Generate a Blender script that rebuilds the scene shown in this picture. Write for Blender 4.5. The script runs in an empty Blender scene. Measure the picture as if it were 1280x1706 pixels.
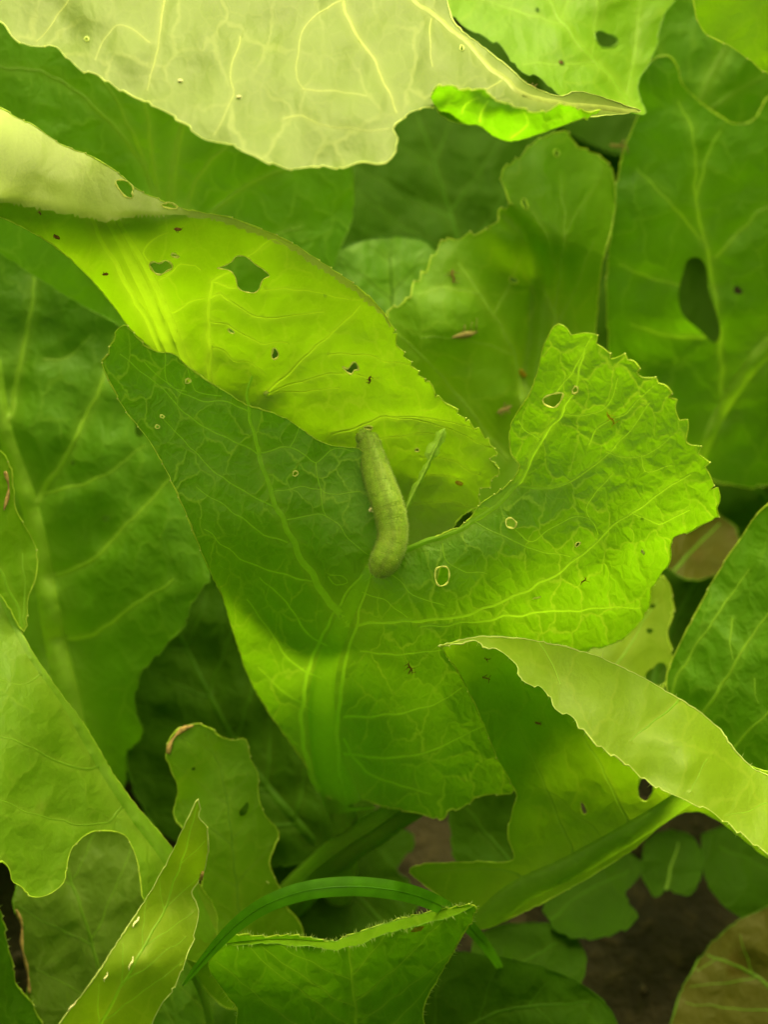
import bpy, math, random
import numpy as np
from mathutils import Vector, Matrix, noise
from mathutils.geometry import delaunay_2d_cdt
R = math.radians
random.seed(7)
scene = bpy.context.scene
COL = scene.collection

# ------------------------------------------------------------------ camera
PITCH = 55.0                      # degrees the lens looks down
CAM = Vector((0.0, -0.2581, 0.372))
TAN = 0.2843                      # tangent of half the vertical field of view
FOC = 0.300
cd = bpy.data.cameras.new('camera'); cam = bpy.data.objects.new('camera', cd); COL.objects.link(cam)
cam.location = CAM; cam.rotation_euler = (R(90 - PITCH), 0, 0)
cd.sensor_fit = 'VERTICAL'; cd.sensor_height = 24; cd.sensor_width = 24
cd.lens = 12 / TAN; cd.clip_start = 0.005; cd.clip_end = 200
cd.dof.use_dof = True; cd.dof.focus_distance = FOC; cd.dof.aperture_fstop = cd.lens / 4.3
scene.camera = cam
CM = Matrix.Translation(CAM) @ cam.rotation_euler.to_matrix().to_4x4()

# ------------------------------------------------------------------ light
ELEV, AZ = 50.0, 6.0            # sun height, and its bearing from +Y (behind the plants)
w = bpy.data.worlds.new('World'); scene.world = w; w.use_nodes = True
nt = w.node_tree; nt.nodes.clear()
sky = nt.nodes.new('ShaderNodeTexSky'); sky.sky_type = 'NISHITA'; sky.sun_disc = False
sky.sun_elevation = R(ELEV); sky.sun_rotation = R(AZ); sky.dust_density = 6; sky.air_density = 1.0
hs = nt.nodes.new('ShaderNodeHueSaturation'); hs.inputs['Saturation'].default_value = 0.15
tn = nt.nodes.new('ShaderNodeMix'); tn.data_type = 'RGBA'; tn.blend_type = 'MULTIPLY'
tn.inputs[0].default_value = 1; tn.inputs[7].default_value = (1.0, 0.93, 0.36, 1)
bg = nt.nodes.new('ShaderNodeBackground'); bg.inputs[1].default_value = 0.15
wo = nt.nodes.new('ShaderNodeOutputWorld')
nt.links.new(sky.outputs[0], hs.inputs['Color']); nt.links.new(hs.outputs[0], tn.inputs[6])
nt.links.new(tn.outputs[2], bg.inputs[0]); nt.links.new(bg.outputs[0], wo.inputs[0])
sl = bpy.data.lights.new('sun', 'SUN'); sl.energy = 1.2; sl.angle = R(44); sl.color = (1, .93, .45)
so = bpy.data.objects.new('sun', sl); COL.objects.link(so)
sd = Vector((math.sin(R(AZ)) * math.cos(R(ELEV)), math.cos(R(AZ)) * math.cos(R(ELEV)), math.sin(R(ELEV))))
so.rotation_euler = sd.to_track_quat('Z', 'Y').to_euler()
vs = scene.view_settings; vs.view_transform = 'Standard'; vs.look = 'None'; vs.gamma = 1
vs.use_curve_mapping = False; vs.exposure = 1.6
scene.render.engine = 'CYCLES'
scene.cycles.max_bounces = 8; scene.cycles.diffuse_bounces = 5; scene.cycles.transmission_bounces = 5
scene.cycles.sample_clamp_indirect = 8

# ------------------------------------------------------------------ helpers
def W(x, y, d):
    """a point of the place seen at (x, y) in the 1280 x 1706 photograph, d mm away along the view"""
    m = d / 1000.0; k = 2 * TAN * m / 1706.0
    return CM @ Vector(((x - 640) * k, -(y - 853) * k, -m))
RM = np.array(CM.to_3x3()); CV = np.array(CAM)
def Wn(p, d):
    m = d / 1000.0; k = 2 * TAN * m / 1706.0
    c = np.stack([(p[:, 0] - 640) * k, -(p[:, 1] - 853) * k, -m], 1)
    return c @ RM.T + CV
PX = 0.1706 / 1706                # metres per photograph pixel at the focus distance

def catmull(pts, step=6.0, closed=False):
    P = [np.array(p[:2], float) for p in pts]; n = len(P); out = []
    rng = range(n if closed else n - 1)
    for i in rng:
        if closed: a, b, c, d = P[(i - 1) % n], P[i], P[(i + 1) % n], P[(i + 2) % n]
        else: a, b, c, d = P[max(i - 1, 0)], P[i], P[i + 1], P[min(i + 2, n - 1)]
        k = max(1, int(np.linalg.norm(c - b) / step))
        for j in range(k):
            t = j / k
            out.append(.5 * (2 * b + (c - a) * t + (2 * a - 5 * b + 4 * c - d) * t * t + (3 * b - a - 3 * c + d) * t ** 3))
    if not closed: out.append(P[-1])
    return np.array(out)

def area(P):
    x, y = P[:, 0], P[:, 1]
    return .5 * np.sum(x * np.roll(y, -1) - y * np.roll(x, -1))

def inside(pts, poly):
    r = np.zeros(len(pts), bool); x, y = pts[:, 0], pts[:, 1]; n = len(poly)
    for i in range(n):
        x1, y1 = poly[i]; x2, y2 = poly[(i + 1) % n]
        if y1 == y2: continue
        c = ((y1 > y) != (y2 > y)) & (x < (x2 - x1) * (y - y1) / (y2 - y1) + x1)
        r ^= c
    return r

def segdist(pts, line):
    best = np.full(len(pts), 1e9); par = np.zeros(len(pts)); n = len(line) - 1
    for i in range(n):
        a, b = line[i], line[i + 1]; ab = b - a; L = max(ab @ ab, 1e-9)
        t = np.clip(((pts - a) @ ab) / L, 0, 1)
        dd = np.linalg.norm(pts - (a + t[:, None] * ab), axis=1)
        m = dd < best; best[m] = dd[m]; par[m] = (i + t[m]) / n
    return best, par

def tps(ctrl):
    C = np.array(ctrl, float); P = C[:, :2] / 500.; v = C[:, 2]; n = len(P)
    def U(r2): return r2 * np.log(r2 + 1e-9)
    D = ((P[:, None] - P[None]) ** 2).sum(-1)
    A = np.zeros((n + 3, n + 3)); A[:n, :n] = U(D) + np.eye(n) * 0.004
    A[:n, n] = 1; A[:n, n + 1:] = P; A[n, :n] = 1; A[n + 1:, :n] = P.T
    s = np.linalg.lstsq(A, np.concatenate([v, [0, 0, 0]]), rcond=None)[0]
    def f(q):
        q = np.asarray(q, float) / 500.
        return U(((q[:, None] - P[None]) ** 2).sum(-1)) @ s[:n] + s[n] + q @ s[n + 1:]
    return f

def tag(o, label=None, cat=None, group=None, kind=None):
    if label: o['label'] = label
    if cat: o['category'] = cat
    if group: o['group'] = group
    if kind: o['kind'] = kind
    return o

def mesh_obj(name, V, F, mat, parent=None, attr=None, uv=None, smooth=True):
    me = bpy.data.meshes.new(name)
    me.from_pydata([tuple(v) for v in V], [], [tuple(int(i) for i in f) for f in F])
    if smooth: me.polygons.foreach_set('use_smooth', [True] * len(me.polygons))
    me.materials.append(mat)
    if attr:
        for k, a in attr.items():
            at = me.attributes.new(k, 'FLOAT', 'POINT'); at.data.foreach_set('value', np.asarray(a, np.float32))
    if uv is not None:
        ul = me.uv_layers.new(name='UVMap'); li = np.zeros(len(me.loops), int); me.loops.foreach_get('vertex_index', li)
        ul.data.foreach_set('uv', np.asarray(uv, np.float32)[li].ravel())
    me.update()
    o = bpy.data.objects.new(name, me); COL.objects.link(o)
    if parent: o.parent = parent; o.matrix_parent_inverse = Matrix.Translation(parent.location).inverted()
    return o

def empty(name, loc):
    o = bpy.data.objects.new(name, None); COL.objects.link(o); o.location = loc; o.empty_display_size = .005
    return o

class MB:
    def __init__(s): s.V = []; s.F = []
    def tube(s, pts, rad, n=6, closed=False, flat=1.0, fdir=None, cap=True):
        """a tube along world points; flat squashes it along fdir"""
        P = [Vector(p) for p in pts]; m = len(P); base = len(s.V)
        if m < 2: return
        fd = Vector(fdir) if fdir is not None else Vector((0, 0, 1))
        for i, p in enumerate(P):
            a = P[(i - 1) % m] if closed else P[max(i - 1, 0)]
            b = P[(i + 1) % m] if closed else P[min(i + 1, m - 1)]
            t = (b - a); t = t.normalized() if t.length > 1e-12 else Vector((0, 1, 0))
            u = t.cross(fd); u = u.normalized() if u.length > 1e-6 else Vector((1, 0, 0))
            v = u.cross(t).normalized()
            r = rad[i] if hasattr(rad, '__len__') else rad
            for k in range(n):
                an = 2 * math.pi * k / n
                s.V.append(p + u * (r * math.cos(an)) + v * (r * flat * math.sin(an)))
        mm = m if closed else m - 1
        for i in range(mm):
            i2 = (i + 1) % m
            for k in range(n):
                k2 = (k + 1) % n
                s.F.append((base + i * n + k, base + i * n + k2, base + i2 * n + k2, base + i2 * n + k))
        if cap and not closed:
            s.F.append(tuple(base + k for k in range(n))[::-1]); s.F.append(tuple(base + (m - 1) * n + k for k in range(n)))
    def cone(s, a, b, r, n=4):
        a = Vector(a); b = Vector(b); t = (b - a).normalized(); u = t.orthogonal().normalized(); v = t.cross(u); k0 = len(s.V)
        for k in range(n): an = 2 * math.pi * k / n; s.V.append(a + u * (r * math.cos(an)) + v * (r * math.sin(an)))
        s.V.append(b)
        for k in range(n): s.F.append((k0 + k, k0 + (k + 1) % n, k0 + n))
    def blob(s, c, r, sc=(1, 1, 1), seed=0, rough=.25, nu=8, nv=6):
        c = Vector(c); k0 = len(s.V)
        for j in range(nv + 1):
            th = math.pi * j / nv
            for i in range(nu):
                ph = 2 * math.pi * i / nu
                d = Vector((math.sin(th) * math.cos(ph), math.sin(th) * math.sin(ph), math.cos(th)))
                q = r * (1 + rough * noise.noise(d * 1.7 + Vector((seed * 3.1, 0, 0))))
                s.V.append(c + Vector((d.x * sc[0], d.y * sc[1], d.z * sc[2])) * q)
        for j in range(nv):
            for i in range(nu):
                i2 = (i + 1) % nu
                s.F.append((k0 + j * nu + i, k0 + j * nu + i2, k0 + (j + 1) * nu + i2, k0 + (j + 1) * nu + i))
    def build(s, name, mat, parent=None, smooth=True):
        return mesh_obj(name, s.V, s.F, mat, parent, smooth=smooth) if s.V else None

# ------------------------------------------------------------------ materials
def newmat(name):
    m = bpy.data.materials.new(name); m.use_nodes = True; t = m.node_tree; t.nodes.clear(); return m, t
def N(t, typ, **kw):
    n = t.nodes.new(typ)
    for k, v in kw.items(): setattr(n, k, v)
    return n
def rgba(c): return (c[0], c[1], c[2], 1)
def math_node(t, op, a, b=None, c=None, clamp=False):
    n = N(t, 'ShaderNodeMath', operation=op, use_clamp=clamp)
    for i, v in enumerate((a, b, c)):
        if v is None: continue
        if isinstance(v, (int, float)): n.inputs[i].default_value = v
        else: t.links.new(v, n.inputs[i])
    return n.outputs[0]
def mixc(t, f, a, b, mode='MIX'):
    n = N(t, 'ShaderNodeMix', data_type='RGBA', blend_type=mode)
    for i, v in ((0, f), (6, a), (7, b)):
        if isinstance(v, (int, float)): n.inputs[i].default_value = v
        elif isinstance(v, tuple): n.inputs[i].default_value = rgba(v)
        else: t.links.new(v, n.inputs[i])
    return n.outputs[2]
def ramp(t, v, lo, hi):
    n = N(t, 'ShaderNodeMapRange', interpolation_type='SMOOTHSTEP'); n.inputs[1].default_value = lo; n.inputs[2].default_value = hi
    t.links.new(v, n.inputs[0]); return n.outputs[0]

def leaf_mat(name, col, trans, vein=(.30, .42, .08), tf=.45, rough=.48, spec=.35, net=.5, bump=.35, cell=2.2,
             spots=None, spotamt=0.0):
    """col: reflected colour, trans: colour of light coming through; net: how plainly the vein network shows"""
    m, t = newmat(name); L = t.links.new
    uv = N(t, 'ShaderNodeUVMap', uv_map='UVMap').outputs[0]
    ns = N(t, 'ShaderNodeTexNoise'); ns.inputs['Scale'].default_value = 1.7; ns.inputs['Detail'].default_value = 4; L(uv, ns.inputs['Vector'])
    wv = N(t, 'ShaderNodeTexNoise'); wv.inputs['Scale'].default_value = 2.6; wv.inputs['Detail'].default_value = 3; L(uv, wv.inputs['Vector'])
    sub = N(t, 'ShaderNodeVectorMath', operation='SUBTRACT'); L(wv.outputs['Color'], sub.inputs[0]); sub.inputs[1].default_value = (.5, .5, .5)
    sc = N(t, 'ShaderNodeVectorMath', operation='SCALE'); L(sub.outputs[0], sc.inputs[0]); sc.inputs['Scale'].default_value = .45
    ad = N(t, 'ShaderNodeVectorMath', operation='ADD'); L(uv, ad.inputs[0]); L(sc.outputs[0], ad.inputs[1])
    def vor(scale, feat):
        v = N(t, 'ShaderNodeTexVoronoi', feature=feat, voronoi_dimensions='2D'); v.inputs['Scale'].default_value = scale
        L(ad.outputs[0], v.inputs['Vector']); return v.outputs['Distance']
    e1 = vor(cell, 'DISTANCE_TO_EDGE'); e2 = vor(cell * 3.1, 'DISTANCE_TO_EDGE'); e3 = vor(cell * 9, 'DISTANCE_TO_EDGE')
    l1 = math_node(t, 'SUBTRACT', 1.0, ramp(t, e1, 0.008, .062)); l2 = math_node(t, 'SUBTRACT', 1.0, ramp(t, e2, 0.0, .10))
    # the network fades in and out over the leaf
    fade = N(t, 'ShaderNodeTexNoise'); fade.inputs['Scale'].default_value = .9; L(uv, fade.inputs['Vector'])
    fd = ramp(t, fade.outputs[0], .36, .62)
    line = math_node(t, 'MULTIPLY', l1, math_node(t, 'MULTIPLY_ADD', fd, .75, .25))
    line = math_node(t, 'MULTIPLY_ADD', l2, .28, line)
    line = math_node(t, 'MULTIPLY', line, net, clamp=True)
    at = N(t, 'ShaderNodeAttribute', attribute_name='vein').outputs['Fac']
    tot = math_node(t, 'MAXIMUM', line, math_node(t, 'MULTIPLY', at, .8))
    mot = ramp(t, ns.outputs[0], .3, .72)
    fine = N(t, 'ShaderNodeTexNoise'); fine.inputs['Scale'].default_value = 28; fine.inputs['Detail'].default_value = 3; L(uv, fine.inputs['Vector'])
    c = mixc(t, mot, tuple(x * .88 for x in col), tuple(min(1, x * 1.12) for x in col))
    c = mixc(t, ramp(t, fine.outputs[0], .3, .8), c, tuple(x * 1.15 for x in col))
    c = mixc(t, tot, c, vein)
    tc = mixc(t, mot, tuple(x * .9 for x in trans), tuple(min(1, x * 1.06) for x in trans))
    tc = mixc(t, math_node(t, 'MULTIPLY', tot, .55), tc, (min(1, trans[0] * 1.5 + .1), min(1, trans[1] * 1.15 + .06), trans[2] + .03))
    if spots:
        sv = N(t, 'ShaderNodeTexNoise'); sv.inputs['Scale'].default_value = 1.1; sv.inputs['Detail'].default_value = 2
        mp = N(t, 'ShaderNodeVectorMath', operation='ADD'); L(uv, mp.inputs[0]); mp.inputs[1].default_value = (7.3, 2.1, 0); L(mp.outputs[0], sv.inputs['Vector'])
        sp = math_node(t, 'MULTIPLY', ramp(t, sv.outputs[0], .58, .72), spotamt)
        c = mixc(t, sp, c, spots); tc = mixc(t, sp, tc, tuple(x * 1.6 for x in spots))
    # relief: blistered lamina between sunken veins, plus pores
    h = math_node(t, 'MULTIPLY', ramp(t, e1, 0.0, .32), 1.0)
    h = math_node(t, 'MULTIPLY_ADD', ramp(t, e2, 0, .35), .22, h)
    h = math_node(t, 'MULTIPLY_ADD', ramp(t, e3, 0, .4), .05, h)
    h = math_node(t, 'MULTIPLY_ADD', ns.outputs[0], .3, h)
    h = math_node(t, 'MULTIPLY_ADD', fine.outputs[0], .10, h)
    bp = N(t, 'ShaderNodeBump'); bp.inputs['Strength'].default_value = bump; bp.inputs['Distance'].default_value = 0.0011; L(h, bp.inputs['Height'])
    p = N(t, 'ShaderNodeBsdfPrincipled'); L(c, p.inputs['Base Color']); p.inputs['Roughness'].default_value = rough
    p.inputs['Specular IOR Level'].default_value = spec; L(bp.outputs[0], p.inputs['Normal'])
    rg = math_node(t, 'MULTIPLY_ADD', fine.outputs[0], .22, rough - .1); L(rg, p.inputs['Roughness'])
    tr = N(t, 'ShaderNodeBsdfTranslucent'); L(tc, tr.inputs[0]); L(bp.outputs[0], tr.inputs[1])
    mx = N(t, 'ShaderNodeMixShader'); mx.inputs[0].default_value = tf; L(p.outputs[0], mx.inputs[1]); L(tr.outputs[0], mx.inputs[2])
    o = N(t, 'ShaderNodeOutputMaterial'); L(mx.outputs[0], o.inputs[0]); return m

def soft_mat(name, col, trans=None, tf=.3, rough=.5, spec=.35, nscale=600, amt=.3, bump=.2, col2=None):
    m, t = newmat(name); L = t.links.new
    tcn = N(t, 'ShaderNodeTexCoord').outputs['Object']
    ns = N(t, 'ShaderNodeTexNoise'); ns.inputs['Scale'].default_value = nscale; ns.inputs['Detail'].default_value = 4; L(tcn, ns.inputs['Vector'])
    c2 = col2 or tuple(min(1, x * (1 + amt)) for x in col)
    c = mixc(t, ramp(t, ns.outputs[0], .35, .68), tuple(x * (1 - amt) for x in col), c2)
    bp = N(t, 'ShaderNodeBump'); bp.inputs['Strength'].default_value = bump; bp.inputs['Distance'].default_value = .0004; L(ns.outputs[0], bp.inputs['Height'])
    p = N(t, 'ShaderNodeBsdfPrincipled'); L(c, p.inputs['Base Color']); p.inputs['Roughness'].default_value = rough
    p.inputs['Specular IOR Level'].default_value = spec; L(bp.outputs[0], p.inputs['Normal'])
    o = N(t, 'ShaderNodeOutputMaterial')
    if trans:
        tr = N(t, 'ShaderNodeBsdfTranslucent'); tr.inputs[0].default_value = rgba(trans)
        mx = N(t, 'ShaderNodeMixShader'); mx.inputs[0].default_value = tf; L(p.outputs[0], mx.inputs[1]); L(tr.outputs[0], mx.inputs[2]); L(mx.outputs[0], o.inputs[0])
    else: L(p.outputs[0], o.inputs[0])
    return m

G1 = (.085, .235, .006)
M = {
 'main':  leaf_mat('leaf_main', (.108, .245, .008), (.23, .49, .003), vein=(.25, .42, .03), tf=.48, net=.8, bump=.30, cell=2.1, spec=.42),
 'glow':  leaf_mat('leaf_glow', (.20, .31, .022), (.30, .56, .002), vein=(.32, .42, .06), tf=.60, net=.32, bump=.14, cell=1.5, spec=.5),
 'pale':  leaf_mat('leaf_pale', (.088, .140, .013), (.18, .29, .012), vein=(.22, .27, .075), tf=.3, rough=.5, net=.4, bump=.13, cell=1.15, spec=.4),
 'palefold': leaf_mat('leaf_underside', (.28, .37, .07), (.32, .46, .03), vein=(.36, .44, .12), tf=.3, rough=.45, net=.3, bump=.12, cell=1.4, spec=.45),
 'mid':   leaf_mat('leaf_mid', (.075, .19, .004), (.22, .55, .004), vein=(.20, .36, .03), net=.35, bump=.24, cell=1.8, spec=.2),
 'fresh': leaf_mat('leaf_fresh', (.13, .265, .006), (.34, .64, .005), vein=(.24, .38, .03), net=.3, bump=.2, cell=1.5, spec=.25),
 'dull':  leaf_mat('leaf_dull', (.10, .18, .012), (.22, .44, .01), vein=(.20, .30, .05), net=.3, bump=.25, cell=1.5, spec=.2),
 'dark':  leaf_mat('leaf_shaded', (.030, .082, .001), (.07, .22, .001), vein=(.045, .10, .003), net=.25, bump=.25, cell=1.7, spec=.06, rough=.6),  # shade of the far leaves is put into this darker colour
 'lime':  leaf_mat('leaf_lime', (.175, .275, .010), (.36, .60, .006), vein=(.30, .38, .04), tf=.42, net=.25, bump=.10, cell=1.3, spec=.35),
 'blotch': leaf_mat('leaf_blotch', (.15, .29, .010), (.34, .64, .008), vein=(.28, .42, .04), net=.25, bump=.2, cell=1.4, spec=.3,
                    spots=(.26, .20, .05), spotamt=.25),
 'brown': leaf_mat('leaf_brown', (.09, .085, .012), (.18, .17, .01), vein=(.12, .13, .03), net=.3, bump=.3, cell=1.5, spots=(.11, .085, .015), spotamt=.8, spec=.15),
 'rib':   soft_mat('rib_green', (.22, .39, .028), (.42, .76, .02), tf=.52, rough=.45, nscale=900, amt=.10, bump=.05, spec=.3),
 'ribdark': soft_mat('rib_deep_green', (.14, .27, .018), (.36, .66, .02), tf=.5, rough=.5, nscale=900, amt=.10, bump=.05, spec=.25),
 'ribdim': soft_mat('rib_shaded', (.045, .12, .003), (.12, .32, .004), tf=.45, rough=.6, nscale=900, amt=.10, bump=.05, spec=.1),  # rib colour darkened to match, with the shade put into it
 'ribfront': soft_mat('rib_bare', (.21, .36, .03), (.40, .70, .03), tf=.3, rough=.45, nscale=900, amt=.15, bump=.1, spec=.3),
 'ribmain': soft_mat('rib_main', (.155, .315, .014), (.34, .66, .010), tf=.5, rough=.45, nscale=900, amt=.10, bump=.05, spec=.3),
 'ribglow': soft_mat('rib_glowing', (.25, .36, .03), (.42, .68, .015), tf=.62, rough=.45, nscale=900, amt=.08, bump=.05, spec=.25),
 'ribpale': soft_mat('rib_pale', (.25, .30, .08), (.34, .42, .07), tf=.3, rough=.42, nscale=900, amt=.1, bump=.05),
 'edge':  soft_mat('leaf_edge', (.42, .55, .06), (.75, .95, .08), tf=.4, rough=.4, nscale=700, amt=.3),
 'edgedark': soft_mat('leaf_edge_deep', (.13, .27, .015), (.26, .52, .02), tf=.4, rough=.45, nscale=700, amt=.3),
 'edgepale': soft_mat('leaf_edge_pale', (.52, .62, .22), (.65, .72, .16), tf=.35, rough=.4, nscale=700, amt=.2),
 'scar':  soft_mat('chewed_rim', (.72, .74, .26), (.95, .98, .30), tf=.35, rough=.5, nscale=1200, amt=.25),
 'dry':   soft_mat('dried_edge', (.42, .27, .12), (.45, .30, .10), tf=.25, rough=.7, nscale=1500, amt=.35),
 'tip':   soft_mat('tooth_tip', (.62, .70, .20), (.7, .75, .15), tf=.3, rough=.4),
 'grass': soft_mat('grass_blade', (.055, .17, .005), (.16, .48, .008), tf=.4, rough=.35, nscale=400, amt=.15),
 'worm':  None,
 'hair':  soft_mat('fine_hair', (.42, .54, .16), (.6, .75, .2), tf=.5, rough=.6),
 'crumb': soft_mat('cream_crumb', (.80, .74, .48), rough=.7, nscale=2500, amt=.2),
 'pink':  soft_mat('dried_pink', (.30, .24, .10), (.4, .30, .12), tf=.3, rough=.8, nscale=2500, amt=.3),
 'bug':   soft_mat('brown_speck', (.13, .055, .015), rough=.6, nscale=3000, amt=.4),
 'rust':  soft_mat('rust_spot', (.30, .24, .02), (.8, .6, .03), tf=.55, rough=.6, nscale=2500, amt=.4),
}

# ------------------------------------------------------------------ leaf builder
def serrate(P, amp, lam, seed, sgn):
    """push the sampled line P outwards into leaning teeth; returns the line and its tips"""
    rn = random.Random(seed); seg = np.linalg.norm(np.diff(P, axis=0), axis=1); S = np.concatenate([[0], np.cumsum(seg)])
    L = S[-1]; ks = [0.0]
    while ks[-1] < L: ks.append(ks[-1] + lam * rn.uniform(.65, 1.35))
    ks[-1] = L
    if len(ks) > 2 and ks[-1] - ks[-2] < lam * .4: ks.pop(-2)
    out = []; tips = []
    def at(s):
        x = np.interp(s, S, P[:, 0]); y = np.interp(s, S, P[:, 1])
        x2 = np.interp(min(s + 4, L), S, P[:, 0]); y2 = np.interp(min(s + 4, L), S, P[:, 1])
        x1 = np.interp(max(s - 4, 0), S, P[:, 0]); y1 = np.interp(max(s - 4, 0), S, P[:, 1])
        t = np.array([x2 - x1, y2 - y1]); t /= max(np.linalg.norm(t), 1e-6)
        return np.array([x, y]), np.array([t[1], -t[0]]) * sgn
    for a, b in zip(ks[:-1], ks[1:]):
        A = amp * rn.uniform(.5, 1.3); A = min(A, (b - a) * .45); rev = rn.random() < .25
        for p in (0, .15, .32, .5, .66, .78, .86, .93):
            q = 1 - p if rev else p
            f = (q / .86) ** 1.25 if q <= .86 else max(0, 1 - ((q - .86) / .14)) ** .8
            c, n = at(a + (b - a) * p); out.append(c + n * A * f)
            if abs(q - .86) < .01: tips.append(c + n * A)
    c, n = at(L); out.append(c)
    return np.array(out), tips

def hole_poly(h, seed):
    if len(h) > 5 or isinstance(h[0], (tuple, list)): return catmull(h, 3, True)
    cx, cy, rx, ry, rot = h; rn = random.Random(seed); out = []; ph = rn.random() * 6
    n = max(8, int((rx + ry) * .8))
    for k in range(n):
        a = 2 * math.pi * k / n; q = 1 + .16 * math.sin(2 * a + ph) + .12 * math.sin(3 * a + 2 * ph) + rn.uniform(-.05, .05)
        x, y = rx * q * math.cos(a), ry * q * math.sin(a); c, s = math.cos(R(rot)), math.sin(R(rot))
        out.append((cx + x * c - y * s, cy + x * s + y * c))
    return np.array(out)

def pinnate(mid, n, outline, ang=48, reach=600, w=4, start=.12, end=.92, curve=.35, seed=0):
    rn = random.Random(seed); M_ = catmull(mid, 8); out = []
    for i in range(n):
        f = start + (end - start) * i / max(1, n - 1) + rn.uniform(-.02, .02); k = int(min(max(f, 0), .97) * (len(M_) - 1))
        t = M_[min(k + 1, len(M_) - 1)] - M_[k]; a0 = math.atan2(t[1], t[0])
        for sgn in (-1, 1):
            a = a0 + sgn * R(ang * rn.uniform(.85, 1.15)); p = M_[k + (1 if sgn > 0 else 0) if k + 1 < len(M_) else k].copy(); pts = [p.copy()]
            L = 0
            while L < reach * (1 - .45 * f):
                a -= sgn * curve * .035 * rn.uniform(.5, 1.5); p = p + 14 * np.array([math.cos(a), math.sin(a)]); L += 14
                if not inside(np.array([p + 6 * np.array([math.cos(a), math.sin(a)])]), outline)[0]: break
                pts.append(p.copy())
            if len(pts) > 3: out.append(([tuple(q) for q in pts], w * (1.05 - .5 * f), 1.0))
    return out

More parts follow.
